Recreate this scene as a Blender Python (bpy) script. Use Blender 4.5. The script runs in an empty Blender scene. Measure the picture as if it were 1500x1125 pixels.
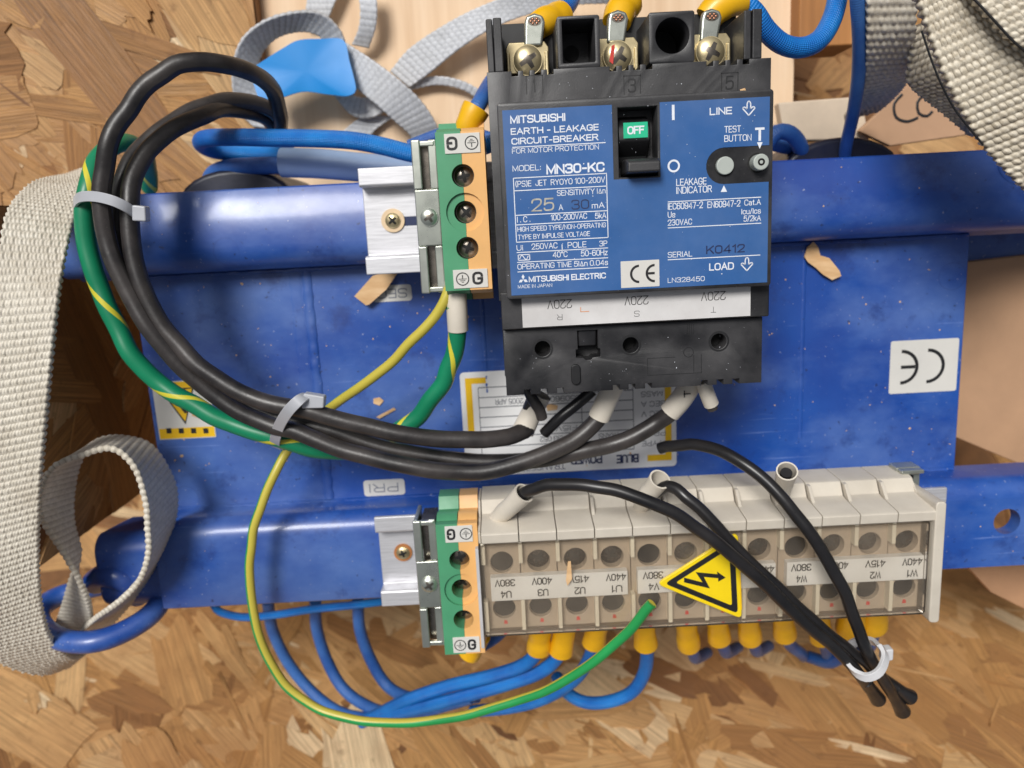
import bpy, bmesh, math, random
import numpy as np
from mathutils import Vector, noise as mnoise
random.seed(7); rng = np.random.default_rng(7)
scene = bpy.context.scene
S = 0.001                                   # everything below is written in millimetres
# ------------------------------------------------------------------ camera, sky, sun, exposure
FPX, CX, CY, D = 1133.0, 750.0, 562.5, 280.0
_p, _r = math.radians(-11.56), math.radians(-2.99)
RX = np.array([[1,0,0],[0,math.cos(_p),-math.sin(_p)],[0,math.sin(_p),math.cos(_p)]])
RZ = np.array([[math.cos(_r),-math.sin(_r),0],[math.sin(_r),math.cos(_r),0],[0,0,1]])
RM = RX @ RZ
cam = bpy.data.objects.new('camera', bpy.data.cameras.new('camera'))
scene.collection.objects.link(cam); scene.camera = cam
from mathutils import Matrix
cam.matrix_world = Matrix.Translation((0,0,D*S)) @ Matrix(RM.tolist()).to_4x4()
cam.data.sensor_width = 36; cam.data.lens = 36*FPX/1500
cam.data.clip_start = 0.004; cam.data.clip_end = 50
cam.data.dof.use_dof = True; cam.data.dof.focus_distance = 0.214; cam.data.dof.aperture_fstop = 13.5
def at(x, y, z):                            # a point of the photograph brought to the height z (mm)
    v = RM @ np.array([x-CX, CY-y, -FPX]); t = (z-D)/v[2]
    return (v[0]*t, v[1]*t)
def P(x, y, z): a = at(x, y, z); return (a[0], a[1], z)
world = bpy.data.worlds.new("World"); scene.world = world; world.use_nodes = True
wn = world.node_tree; wn.nodes.clear()
sky = wn.nodes.new('ShaderNodeTexSky'); sky.sky_type = 'NISHITA'; sky.sun_disc = False
SUN_EL, SUN_AZ = math.radians(56), math.radians(-28)
sky.sun_elevation = SUN_EL; sky.sun_rotation = SUN_AZ; sky.air_density = 1.0; sky.dust_density = 4.0; sky.ozone_density = 1.0
hs = wn.nodes.new('ShaderNodeHueSaturation'); hs.inputs['Saturation'].default_value = 0.35
bg = wn.nodes.new('ShaderNodeBackground'); bg.inputs[1].default_value = 0.06
wo = wn.nodes.new('ShaderNodeOutputWorld')
wn.links.new(sky.outputs[0], hs.inputs['Color']); wn.links.new(hs.outputs[0], bg.inputs[0]); wn.links.new(bg.outputs[0], wo.inputs[0])
sl = bpy.data.lights.new('sun', 'SUN'); sl.energy = 3.1; sl.angle = math.radians(20); sl.color = (1, .98, .945)
so = bpy.data.objects.new('sun', sl); scene.collection.objects.link(so)
sd = Vector((math.sin(SUN_AZ)*math.cos(SUN_EL), math.cos(SUN_AZ)*math.cos(SUN_EL), math.sin(SUN_EL)))
so.rotation_euler = sd.to_track_quat('Z', 'Y').to_euler(); so.location = sd*2
vs = scene.view_settings; vs.view_transform = 'Standard'; vs.look = 'None'; vs.exposure = 0.0; vs.gamma = 1.0
scene.render.engine = 'CYCLES'; scene.cycles.transparent_max_bounces = 16
# ------------------------------------------------------------------ materials
def s2l(c):
    c = c/255.0
    return c/12.92 if c <= .04045 else ((c+.055)/1.055)**2.4
def rgb(r, g, b): return (s2l(r), s2l(g), s2l(b), 1)
class NT:
    def __init__(s, name):
        s.m = bpy.data.materials.new(name); s.m.use_nodes = True; s.t = s.m.node_tree
        s.b = s.t.nodes['Principled BSDF']; s.o = s.t.nodes['Material Output']
    def n(s, ty, **k):
        nd = s.t.nodes.new(ty)
        for a, v in k.items(): setattr(nd, a, v)
        return nd
    def l(s, a, b): s.t.links.new(a, b)
    def tc(s, which='Object'):
        if which == 'UV': return s.n('ShaderNodeUVMap', uv_map='UVMap').outputs[0]
        return s.n('ShaderNodeTexCoord').outputs[which]
    def noise(s, scale, detail=4, rough=.6, vec=None, stretch=None):
        v = vec or s.tc()
        if stretch:
            mp = s.n('ShaderNodeMapping'); mp.inputs['Scale'].default_value = stretch; s.l(v, mp.inputs[0]); v = mp.outputs[0]
        nd = s.n('ShaderNodeTexNoise'); nd.inputs['Scale'].default_value = scale
        nd.inputs['Detail'].default_value = detail; nd.inputs['Roughness'].default_value = rough; s.l(v, nd.inputs['Vector'])
        return nd.outputs[0]
    def ramp(s, fac, stops):
        r = s.n('ShaderNodeValToRGB'); e = r.color_ramp.elements
        while len(e) < len(stops): e.new(.5)
        for i, (p, c) in enumerate(stops):
            e[i].position = p; e[i].color = c if hasattr(c, '__len__') else (c, c, c, 1)
        s.l(fac, r.inputs[0]); return r.outputs[0]
    def mix(s, fac, a, b, mode='MIX'):
        m = s.n('ShaderNodeMix', data_type='RGBA', blend_type=mode)
        for sock, v in ((m.inputs[0], fac), (m.inputs[6], a), (m.inputs[7], b)):
            if hasattr(v, 'is_linked'): s.l(v, sock)
            else: sock.default_value = v
        return m.outputs[2]
    def math(s, op, a, b=0.0, c=None):
        m = s.n('ShaderNodeMath', operation=op)
        for i, v in enumerate((a, b) if c is None else (a, b, c)):
            if hasattr(v, 'is_linked'): s.l(v, m.inputs[i])
            else: m.inputs[i].default_value = v
        return m.outputs[0]
    def bump(s, h, strength=.3, dist=.0002):
        b = s.n('ShaderNodeBump'); b.inputs['Strength'].default_value = strength; b.inputs['Distance'].default_value = dist
        s.l(h, b.inputs['Height']); s.l(b.outputs[0], s.b.inputs['Normal']); return b
    def set(s, **k):
        for a, v in k.items():
            i = s.b.inputs[a.replace('_', ' ')]
            if hasattr(v, 'is_linked'): s.l(v, i)
            else: i.default_value = v
        return s
def plain(name, col, rough=.5, metal=0, var=.25, scale=120, spec=.5, bump=0, coat=0, dust=0, dustcol=(.55,.5,.45,1), bscale=None):
    k = NT(name)
    dk = tuple(c*(1-var) for c in col[:3])+(1,); lt = tuple(min(1, c*(1+var*.6)) for c in col[:3])+(1,)
    c = k.ramp(k.noise(scale, 6), [(.3, dk), (.7, lt)])
    if dust:
        big = k.ramp(k.noise(60, 5), [(.35, 0), (.8, dust)])
        c = k.mix(big, c, dustcol)
        sp = k.ramp(k.noise(1900, 2), [(.70, 0), (.76, dust*1.6 if dust*1.6 < 1 else 1)])
        c = k.mix(sp, c, dustcol)
    k.set(Base_Color=c, Metallic=metal, Specular_IOR_Level=spec)
    k.l(k.math('MULTIPLY_ADD', k.noise(scale*1.7, 5), .3, rough-.15), k.b.inputs['Roughness'])
    if coat: k.set(Coat_Weight=coat, Coat_Roughness=.12)
    if bump: k.bump(k.noise(bscale or scale*6, 3), bump, .0002)
    return k.m
M = {}
def blue_paint():
    k = NT('blue_enamel_paint')
    base = k.ramp(k.noise(22, 5, .55), [(.3, rgb(8,54,138)), (.7, rgb(20,80,166))])
    sky_sheen = k.ramp(k.noise(16, 6, .62, stretch=(1, 1.5, 1)), [(.42, .02), (.66, .48)])       # pale hazy sky reflections painted into the colour
    c = k.mix(sky_sheen, base, rgb(112,142,198))
    vo = k.n('ShaderNodeTexVoronoi', feature='F1'); vo.inputs['Scale'].default_value = 42; k.l(k.tc(), vo.inputs['Vector'])
    ring = k.ramp(vo.outputs['Distance'], [(.20, 0), (.215, .5), (.23, 0)])
    ring = k.math('MULTIPLY', ring, k.ramp(k.noise(30, 2), [(.55, 0), (.62, .6)]))         # dried water rings
    c = k.mix(ring, c, rgb(20,40,105))
    sp = k.ramp(k.noise(800, 3, .5), [(.69, 0), (.735, 1)])
    c = k.mix(k.math('MULTIPLY', sp, .6), c, rgb(170,175,195))
    dk = k.ramp(k.noise(420, 3, .5), [(.27, 1), (.31, 0)])
    c = k.mix(k.math('MULTIPLY', dk, .6), c, rgb(25,30,60))
    sc = k.noise(1.0, 3, .5, stretch=(25, 900, 60)); sc = k.math('MULTIPLY', k.ramp(sc, [(.66, 0), (.70, 1)]), k.ramp(k.noise(22, 3), [(.5, 0), (.6, .5)]))
    c = k.mix(sc, c, rgb(120,146,208))
    gr = k.math('MULTIPLY', k.ramp(k.noise(55, 6, .7), [(.56, 0), (.66, 1)]), .55); c = k.mix(gr, c, rgb(22,46,112))
    k.set(Base_Color=c, Specular_IOR_Level=.6, Coat_Weight=.3, Coat_Roughness=.16)
    k.l(k.ramp(k.noise(38, 6), [(.3, .34), (.7, .54)]), k.b.inputs['Roughness'])
    k.bump(k.noise(60, 4), .25, .0006)
    return k.m
M['blue'] = blue_paint()
M['navy'] = plain('dark_navy_varnish', rgb(14,20,44), .45, var=.4, scale=80, bump=.2)
M['black'] = plain('black_moulded_plastic', rgb(31,31,34), .44, var=.35, scale=60, dust=.30, dustcol=rgb(118,116,116), bump=.18, bscale=2600)
M['black_deep'] = plain('black_recess_plastic', rgb(22,22,24), .5, var=.3)
M['blabel'] = plain('blue_face_label_print', rgb(44,92,152), .36, var=.12, scale=45, dust=.22, dustcol=rgb(128,148,186), coat=.2)
M['wprint'] = plain('white_print', rgb(224,228,236), .5, var=.10, scale=300)
M['kprint'] = plain('black_print', rgb(28,28,30), .5, var=.2)
M['gprint'] = plain('stamped_grey_beige_print', rgb(176,172,160), .5, var=.3, scale=900)
M['dprint'] = plain('dark_blue_print', rgb(28,42,84), .5, var=.3, scale=900)
M['greyprint'] = plain('grey_print', rgb(118,122,134), .5)
M['cream'] = plain('white_sticker', rgb(214,212,206), .45, var=.12, scale=60, dust=.2, dustcol=rgb(150,142,132))
M['strip'] = plain('white_marking_strip', rgb(214,212,211), .4, var=.14, scale=50, dust=.3, dustcol=rgb(140,132,126))
M['yellow'] = plain('yellow_print', rgb(236,188,20), .45, var=.1)
M['sign'] = plain('yellow_warning_plastic', rgb(240,208,18), .38, var=.06, coat=.2)
M['green_lab'] = plain('green_off_label', rgb(36,186,140), .35, var=.05)
M['orange_ink'] = plain('orange_ink', rgb(214,140,90), .6)
def alu():
    k = NT('extruded_aluminium')
    n_ = k.noise(90, 5, .6, stretch=(1, 14, 1))
    k.set(Base_Color=k.ramp(n_, [(.3, rgb(188,188,192)), (.7, rgb(226,226,230))]), Metallic=.55, Roughness=k.ramp(n_, [(.3, .55), (.7, .38)]))
    k.bump(n_, .12, .0002); return k.m
M['alu'] = alu()
M['zinc'] = plain('zinc_plated_steel', rgb(196,200,190), .3, metal=.85, var=.22, scale=60)
M['pass'] = plain('yellow_passivated_steel', rgb(206,190,150), .34, metal=.8, var=.35, scale=90)
M['steel'] = plain('dark_oily_steel', rgb(142,134,124), .28, metal=.95, var=.45, scale=120)
M['steel2'] = plain('tarnished_screw_steel', rgb(78,70,66), .26, metal=.95, var=.5, scale=200)
M['copper'] = plain('copper_strand', rgb(205,150,120), .35, metal=.9)
M['brown'] = plain('tan_washer', rgb(222,196,160), .5)
M['green'] = plain('green_terminal_plastic', rgb(74,148,108), .42, var=.12, scale=80, dust=.14, dustcol=rgb(120,150,120))
M['orange'] = plain('orange_terminal_plastic', rgb(230,176,108), .42, var=.10, scale=80, dust=.1)
M['beige'] = plain('aged_beige_plastic', rgb(206,198,184), .5, var=.13, scale=50, dust=.25, dustcol=rgb(140,124,104), bump=.1)
M['beige_in'] = plain('browned_beige_plastic', rgb(180,164,146), .5, var=.1, scale=60, dust=.15, dustcol=rgb(130,112,96))
M['beige_lt'] = plain('pale_beige_plastic', rgb(222,214,196), .5, var=.08)
M['grey_pl'] = plain('grey_plastic', rgb(186,186,188), .5, var=.1)
M['rubber'] = plain('black_rubber_jacket', rgb(31,29,30), .40, var=.4, scale=110, dust=.4, dustcol=rgb(112,104,100), bump=.25, bscale=700)
M['rubber2'] = plain('black_vinyl_jacket', rgb(27,27,29), .33, var=.3, scale=90, dust=.10, dustcol=rgb(110,100,96))
M['cap'] = plain('yellow_vinyl_cap', rgb(233,178,22), .38, var=.13, scale=90, coat=.15)
M['sleeve'] = plain('white_marker_tube', rgb(216,208,194), .48, var=.12, scale=80, dust=.12, dustcol=rgb(170,150,120))
M['tie'] = plain('nylon_cable_tie', rgb(176,178,184), .35, var=.06, coat=.1)
M['tie_w'] = plain('white_nylon_cable_tie', rgb(206,206,208), .3, var=.05)
M['button'] = plain('pale_grey_button', rgb(172,178,172), .4, var=.06)
M['tape'] = plain('blue_adhesive_tape', rgb(20,138,216), .45, var=.08, scale=30)
M['gtube'] = plain('grey_heat_shrink', rgb(142,164,196), .5, var=.05)
M['red'] = plain('red_marking_paint', rgb(206,60,50), .4)
M['darkhole'] = plain('dark_hole', rgb(12,12,12), .7)
M['rust'] = plain('rusty_washer', rgb(170,110,60), .7, var=.4)
M['dot'] = plain('smoked_screw_head', rgb(34,32,32), .35, metal=.3, var=.35, scale=300)
def clear():
    k = NT('yellowed_clear_cover')
    tr = k.n('ShaderNodeBsdfTransparent'); tr.inputs[0].default_value = (.975, .96, .93, 1)
    di = k.n('ShaderNodeBsdfDiffuse'); di.inputs[0].default_value = rgb(196,180,160)
    gl = k.n('ShaderNodeBsdfGlossy'); gl.inputs['Roughness'].default_value = .1; gl.inputs[0].default_value = (.9,.9,.9,1)
    m1 = k.n('ShaderNodeMixShader'); k.l(k.ramp(k.noise(40, 5), [(.3, .04), (.7, .12)]), m1.inputs[0]); k.l(tr.outputs[0], m1.inputs[1]); k.l(di.outputs[0], m1.inputs[2])
    fr = k.n('ShaderNodeFresnel'); fr.inputs[0].default_value = 1.45
    m2 = k.n('ShaderNodeMixShader'); k.l(fr.outputs[0], m2.inputs[0]); k.l(m1.outputs[0], m2.inputs[1]); k.l(gl.outputs[0], m2.inputs[2])
    k.l(m2.outputs[0], k.o.inputs[0]); return k.m
M['clear'] = clear()
def stripe(name, c1, c2, pitch, frac, off=0.0, rough=.38):             # UV: x = mm along the cable, y = turn round it
    k = NT(name); sp = k.n('ShaderNodeSeparateXYZ'); k.l(k.tc('UV'), sp.inputs[0])
    t = k.math('MULTIPLY_ADD', sp.outputs[0], 1.0/pitch, off); t = k.math('ADD', t, sp.outputs[1]); t = k.math('FRACT', t)
    wob = k.math('MULTIPLY_ADD', k.noise(90, 2), .04, -.02); t = k.math('ADD', t, wob)
    f = k.math('LESS_THAN', t, frac)
    a = k.ramp(k.noise(70, 5), [(.3, tuple(x*.8 for x in c1[:3])+(1,)), (.7, c1)])
    k.set(Base_Color=k.mix(f, a, c2), Roughness=rough); k.bump(k.noise(200, 3), .06, .0003); return k.m
M['gy'] = stripe('green_jacket_with_thin_yellow_spiral', rgb(20,132,92), rgb(206,196,60), 37, .09)
M['gy_thin'] = stripe('half_yellow_half_green_jacket', rgb(36,150,78), rgb(190,176,70), 640, .5, .45)
def braid(name, c1, c2, pu=1.5, nv=18, strength=.55):
    k = NT(name); sp = k.n('ShaderNodeSeparateXYZ'); k.l(k.tc('UV'), sp.inputs[0])
    u = k.math('MULTIPLY', sp.outputs[0], 6.2832/pu); v = k.math('MULTIPLY', sp.outputs[1], 6.2832*nv)
    a = k.math('SINE', k.math('ADD', u, v)); b = k.math('SINE', k.math('SUBTRACT', u, v))
    h = k.math('MULTIPLY', a, b)
    k.set(Base_Color=k.mix(k.ramp(k.noise(60, 4), [(.3, 0), (.7, 1)]), c1, c2), Roughness=.42)
    k.bump(h, strength, .00025); return k.m
M['bwire'] = braid('blue_braided_glass_sleeving', rgb(6,90,178), rgb(24,134,216))
M['bwire2'] = braid('violet_blue_varnished_sleeving', rgb(30,76,148), rgb(66,116,184), strength=.3)
def webbing(name, c1, c2, stain, valley_shade=.5):
    k = NT(name)
    c = k.mix(k.ramp(k.noise(700, 3), [(.3, 0), (.7, 1)]), c1, c2)
    c = k.mix(k.ramp(k.noise(35, 6, .65), [(.45, 0), (.8, .6)]), c, stain)
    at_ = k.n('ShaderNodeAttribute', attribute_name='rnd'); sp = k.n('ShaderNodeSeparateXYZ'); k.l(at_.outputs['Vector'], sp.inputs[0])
    c = k.mix(k.ramp(sp.outputs[0], [(.0, valley_shade), (.5, 0)]), c, tuple(x*.42 for x in stain[:3])+(1,))   # shade between the yarns painted in as a darker tone
    k.set(Base_Color=c, Roughness=.5, Sheen_Weight=.1)
    k.bump(k.noise(2600, 3, stretch=(1, 1, 1)), .35, .0002); return k.m
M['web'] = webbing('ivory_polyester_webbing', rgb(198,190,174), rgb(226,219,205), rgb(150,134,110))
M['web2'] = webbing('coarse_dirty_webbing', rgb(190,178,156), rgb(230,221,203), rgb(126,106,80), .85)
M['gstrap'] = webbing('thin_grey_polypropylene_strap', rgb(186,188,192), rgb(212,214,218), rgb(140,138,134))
def osb_mat():
    k = NT('osb_strand_wood')
    at_ = k.n('ShaderNodeAttribute', attribute_name='rnd'); sp = k.n('ShaderNodeSeparateXYZ'); k.l(at_.outputs['Vector'], sp.inputs[0])
    uv = k.tc('UV')
    gr = k.noise(1.0, 6, .65, vec=uv, stretch=(.02, .8, 1)); fine = k.noise(1.0, 3, .6, vec=uv, stretch=(.022, 2.0, 1))
    c = k.ramp(sp.outputs[0], [(0, rgb(108,72,42)), (.2, rgb(154,110,64)), (.42, rgb(182,136,82)), (.7, rgb(198,152,98)), (.86, rgb(212,174,124)), (1, rgb(234,208,168))])
    c = k.mix(1.0, c, k.ramp(gr, [(.3, .62), (.6, 1.1)]), 'MULTIPLY')
    c = k.mix(.55, c, k.ramp(fine, [(.40, .42), (.54, 1.12)]), 'MULTIPLY')
    c = k.mix(k.ramp(k.noise(11, 6, .7), [(.38, 0), (.72, .62)]), c, rgb(150,100,56))
    c = k.mix(k.ramp(k.noise(160, 5, .7), [(.58, 0), (.72, .5)]), c, rgb(92,58,32))
    k.set(Base_Color=c, Roughness=k.ramp(sp.outputs[1], [(0, .5), (1, .75)]))
    k.bump(fine, .6, .0009); return k.m
M['osb'] = osb_mat()
M['osb_base'] = plain('osb_dark_resin_base', rgb(128,88,52), .7, var=.4, scale=60, bump=.4)
def wood(name, c1, c2, c3, sx=6, sy=160):
    k = NT(name); n1 = k.noise(1.0, 6, .6, stretch=(sx, sy, 20)); 
    c = k.ramp(n1, [(.3, c1), (.55, c2), (.75, c3)]); k.set(Base_Color=c, Roughness=.65); k.bump(n1, .2, .0004); return k.m
M['ply'] = wood('pale_plywood', rgb(212,178,142), rgb(228,198,164), rgb(236,210,180), 120, 6)
M['block'] = wood('brown_softwood', rgb(140,92,48), rgb(176,120,66), rgb(196,144,88), 90, 6)
M['card'] = plain('brown_cardboard', rgb(184,146,114), .8, var=.12, scale=40, bump=.2, bscale=300)
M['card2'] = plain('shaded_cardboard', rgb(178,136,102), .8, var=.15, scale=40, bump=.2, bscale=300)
M['paper'] = plain('pale_paper_board', rgb(206,188,166), .8, var=.08)
M['chip'] = wood('wood_shaving', rgb(196,154,106), rgb(214,176,130), rgb(226,192,150), 60, 300)
# ------------------------------------------------------------------ mesh collector
class G:
    def __init__(s): s.v = []; s.f = []; s.uv = []; s.rnd = []
    def add(s, vs, fs, uv=None, rnd=None):
        o = len(s.v); s.v += [tuple(map(float, p)) for p in vs]; s.f += [tuple(i+o for i in f) for f in fs]
        s.uv += list(uv) if uv is not None else [(0., 0.)]*len(vs)
        s.rnd += [rnd or (0, 0, 0)]*len(vs); return s
    def box(s, x0, y0, z0, x1, y1, z1):
        x0, x1 = min(x0, x1), max(x0, x1); y0, y1 = min(y0, y1), max(y0, y1); z0, z1 = min(z0, z1), max(z0, z1)
        v = [(x, y, z) for z in (z0, z1) for y in (y0, y1) for x in (x0, x1)]
        return s.add(v, [(0,2,3,1), (4,5,7,6), (0,1,5,4), (1,3,7,5), (3,2,6,7), (2,0,4,6)])
    def exx(s, poly, x0, x1):                                           # (y, z) outline pushed along x
        n = len(poly)
        if sum(poly[i][0]*poly[(i+1) % n][1]-poly[(i+1) % n][0]*poly[i][1] for i in range(n)) < 0: poly = poly[::-1]
        v = [(x0, y, z) for y, z in poly]+[(x1, y, z) for y, z in poly]
        return s.add(v, [tuple(range(n))[::-1], tuple(range(n, 2*n))]+[(i, (i+1) % n, n+(i+1) % n, n+i) for i in range(n)])
    def exz(s, poly, z0, z1, tops=None):
        n = len(poly)
        if sum(poly[i][0]*poly[(i+1) % n][1]-poly[(i+1) % n][0]*poly[i][1] for i in range(n)) < 0: poly = poly[::-1]
        v = [(x, y, z0) for x, y in poly]+[(x, y, z1) for x, y in poly]
        return s.add(v, [tuple(range(n))[::-1], tuple(range(n, 2*n))]+[(i, (i+1) % n, n+(i+1) % n, n+i) for i in range(n)])
    def tube(s, pts, r, n=14, step=1.6, caps=True, dense=True, flat=1.0, hollow=0):
        pts = np.array(pts, float)
        if dense: pts = smooth_path(pts, step)
        m = len(pts); rr = np.full(m, r) if np.isscalar(r) else np.interp(np.linspace(0, 1, m), np.linspace(0, 1, len(r)), r)
        T = np.gradient(pts, axis=0); T /= np.linalg.norm(T, axis=1)[:, None]+1e-9
        N = np.cross(T[0], (0, 0, 1.)); N = N if np.linalg.norm(N) > .05 else np.array((1., 0, 0)); N /= np.linalg.norm(N)
        L = np.r_[0, np.cumsum(np.linalg.norm(np.diff(pts, axis=0), axis=1))]
        vs, uv = [], []
        for i in range(m):
            N = N-T[i]*N.dot(T[i]); N /= np.linalg.norm(N); B = np.cross(T[i], N)
            for j in range(n+1):
                a = 2*math.pi*j/n
                vs.append(pts[i]+(N*math.cos(a)+B*math.sin(a)*flat)*rr[i]); uv.append((L[i], j/n))
        k = n+1
        fs = [(i*k+j, i*k+j+1, (i+1)*k+j+1, (i+1)*k+j) for i in range(m-1) for j in range(n)]
        if hollow:
            s.add(vs, fs, uv)
            vi = [p if False else pts[q//k]+(np.array(p)-pts[q//k])*(1-hollow) for q, p in enumerate(vs)]
            s.add(vi, [f[::-1] for f in fs], uv)
            vr = [vs[j] for j in range(k)]+[vi[j] for j in range(k)]+vs[-k:]+vi[-k:]
            fr = [(j, k+j, k+j+1, j+1) for j in range(n)]+[(2*k+j, 2*k+j+1, 3*k+j+1, 3*k+j) for j in range(n)]
            return s.add(vr, fr)
        if caps: fs += [tuple(range(n))[::-1], tuple((m-1)*k+j for j in range(n))]
        return s.add(vs, fs, uv)
    def cyl(s, x, y, z0, z1, r, n=24, r1=None):
        r1 = r if r1 is None else r1
        v = [(x+r*math.cos(2*math.pi*i/n), y+r*math.sin(2*math.pi*i/n), z0) for i in range(n)]
        v += [(x+r1*math.cos(2*math.pi*i/n), y+r1*math.sin(2*math.pi*i/n), z1) for i in range(n)]
        return s.add(v, [tuple(range(n))[::-1], tuple(range(n, 2*n))]+[(i, (i+1) % n, n+(i+1) % n, n+i) for i in range(n)])
    def dome(s, x, y, z, r, h, n=24, m=5):
        v = []; f = []
        for k in range(m):
            a = k/m*math.pi/2
            v += [(x+r*math.cos(a)*math.cos(2*math.pi*i/n), y+r*math.cos(a)*math.sin(2*math.pi*i/n), z+h*math.sin(a)) for i in range(n)]
        v.append((x, y, z+h))
        for k in range(m-1): f += [(k*n+i, k*n+(i+1) % n, (k+1)*n+(i+1) % n, (k+1)*n+i) for i in range(n)]
        f += [((m-1)*n+i, (m-1)*n+(i+1) % n, m*n) for i in range(n)]
        return s.add(v, f)
    def mesh(s, name, off):
        me = bpy.data.meshes.new(name); a = np.array(s.v)*S-np.array(off)
        me.from_pydata(a.tolist(), [], s.f)
        ul = me.uv_layers.new(name='UVMap'); li = np.zeros(len(me.loops), int); me.loops.foreach_get('vertex_index', li)
        ul.data.foreach_set('uv', np.array(s.uv, float)[li].ravel())
        if len(s.rnd) and np.abs(np.array(s.rnd[:50])).sum() > 0:
            at_ = me.attributes.new('rnd', 'FLOAT_VECTOR', 'POINT'); at_.data.foreach_set('vector', np.array(s.rnd, float).ravel())
        return me
def smooth_path(p, step):
    q = np.vstack([2*p[0]-p[1], p, 2*p[-1]-p[-2]]); out = []
    for i in range(1, len(q)-2):
        d = np.linalg.norm(q[i+1]-q[i]); k = max(2, int(d/step))
        # centripetal-style tangents
        m1 = (q[i+1]-q[i-1])*.5; m2 = (q[i+2]-q[i])*.5
        l = np.linalg.norm(m1); m1 = m1*min(1, 1.1*d/(l+1e-9)); l = np.linalg.norm(m2); m2 = m2*min(1, 1.1*d/(l+1e-9))
        for t in np.arange(k)/k:
            out.append((2*t**3-3*t**2+1)*q[i]+(t**3-2*t**2+t)*m1+(-2*t**3+3*t**2)*q[i+1]+(t**3-t**2)*m2)
    out.append(q[-2]); return np.array(out)
coll = scene.collection
WL = {}
def wloc(o): return WL.get(o.name, (0., 0., 0.)) if o else (0., 0., 0.)
def finish(me, mat, bevel, angle):
    for m_ in (mat if isinstance(mat, (list, tuple)) else [mat]): me.materials.append(M[m_] if isinstance(m_, str) else m_)
    me.polygons.foreach_set('use_smooth', [True]*len(me.polygons))
    if angle is not None: me.set_sharp_from_angle(angle=math.radians(angle))
def obj(name, g, mat, parent=None, bevel=0, angle=35, seg=2):
    if parent: off = wloc(parent)
    else:
        a = np.array(g.v)*S; lo, hi = a.min(0), a.max(0); off = ((lo[0]+hi[0])/2, (lo[1]+hi[1])/2, lo[2])
    me = g.mesh(name, off); finish(me, mat, bevel, angle)
    o = bpy.data.objects.new(name, me); coll.objects.link(o)
    if parent: o.parent = parent
    else: o.location = off
    WL[o.name] = off
    if bevel:
        b = o.modifiers.new('edge', 'BEVEL'); b.width = bevel*S; b.segments = seg; b.limit_method = 'ANGLE'; b.angle_limit = math.radians(40); b.harden_normals = True
    return o
def tag(o, label, cat, group=None):
    o['label'] = label; o['category'] = cat
    if group: o['group'] = group
    return o
def thing(name, label, cat, loc, group=None):
    o = bpy.data.objects.new(name, None); coll.objects.link(o); o.empty_display_size = .01
    o.location = [c*S for c in loc]; WL[o.name] = tuple(c*S for c in loc); return tag(o, label, cat, group)
def structure(name, g, mat, **k):
    o = obj(name, g, mat, **k); o['kind'] = 'structure'; return o
def circ(x, y, r, n=28, a0=0, a1=2*math.pi):
    full = abs(a1-a0-2*math.pi) < 1e-6
    return [(x+r*math.cos(a0+(a1-a0)*i/(n if full else n-1)), y+r*math.sin(a0+(a1-a0)*i/(n if full else n-1))) for i in range(n)]
def rrect(x0, y0, x1, y1, r=1, n=5):
    x0, x1 = min(x0, x1), max(x0, x1); y0, y1 = min(y0, y1), max(y0, y1); o = []
    for cx, cy, a in ((x1-r, y1-r, 0), (x0+r, y1-r, 90), (x0+r, y0+r, 180), (x1-r, y0+r, 270)):
        o += [(cx+r*math.cos(math.radians(a+90*i/n)), cy+r*math.sin(math.radians(a+90*i/n))) for i in range(n+1)]
    return o
def plate(g, outline, holes, z0, z1, bevel=0):
    """flat sheet with real holes, standing on z0..z1"""
    cu = bpy.data.curves.new('outline', 'CURVE'); cu.dimensions = '2D'; cu.fill_mode = 'BOTH'
    e = (z1-z0)/2; cu.extrude = max(e-bevel, 0); cu.bevel_depth = bevel; cu.bevel_resolution = 1; cu.offset = -bevel
    for lp in [outline]+list(holes):
        sp = cu.splines.new('POLY'); sp.points.add(len(lp)-1)
        for i, (x, y) in enumerate(lp): sp.points[i].co = (x, y, 0, 1)
        sp.use_cyclic_u = True
    o = bpy.data.objects.new('outline', cu); coll.objects.link(o)
    dg = bpy.context.evaluated_depsgraph_get(); me = bpy.data.meshes.new_from_object(o.evaluated_get(dg))
    bm = bmesh.new(); bm.from_mesh(me); bmesh.ops.remove_doubles(bm, verts=bm.verts, dist=1e-4); bmesh.ops.recalc_face_normals(bm, faces=bm.faces)
    bm.verts.ensure_lookup_table()
    g.add([(v.co.x, v.co.y, v.co.z+z0+e) for v in bm.verts], [tuple(v.index for v in f.verts) for f in bm.faces])
    bm.free(); coll.objects.unlink(o); bpy.data.objects.remove(o); bpy.data.curves.remove(cu); bpy.data.meshes.remove(me); return g
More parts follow.
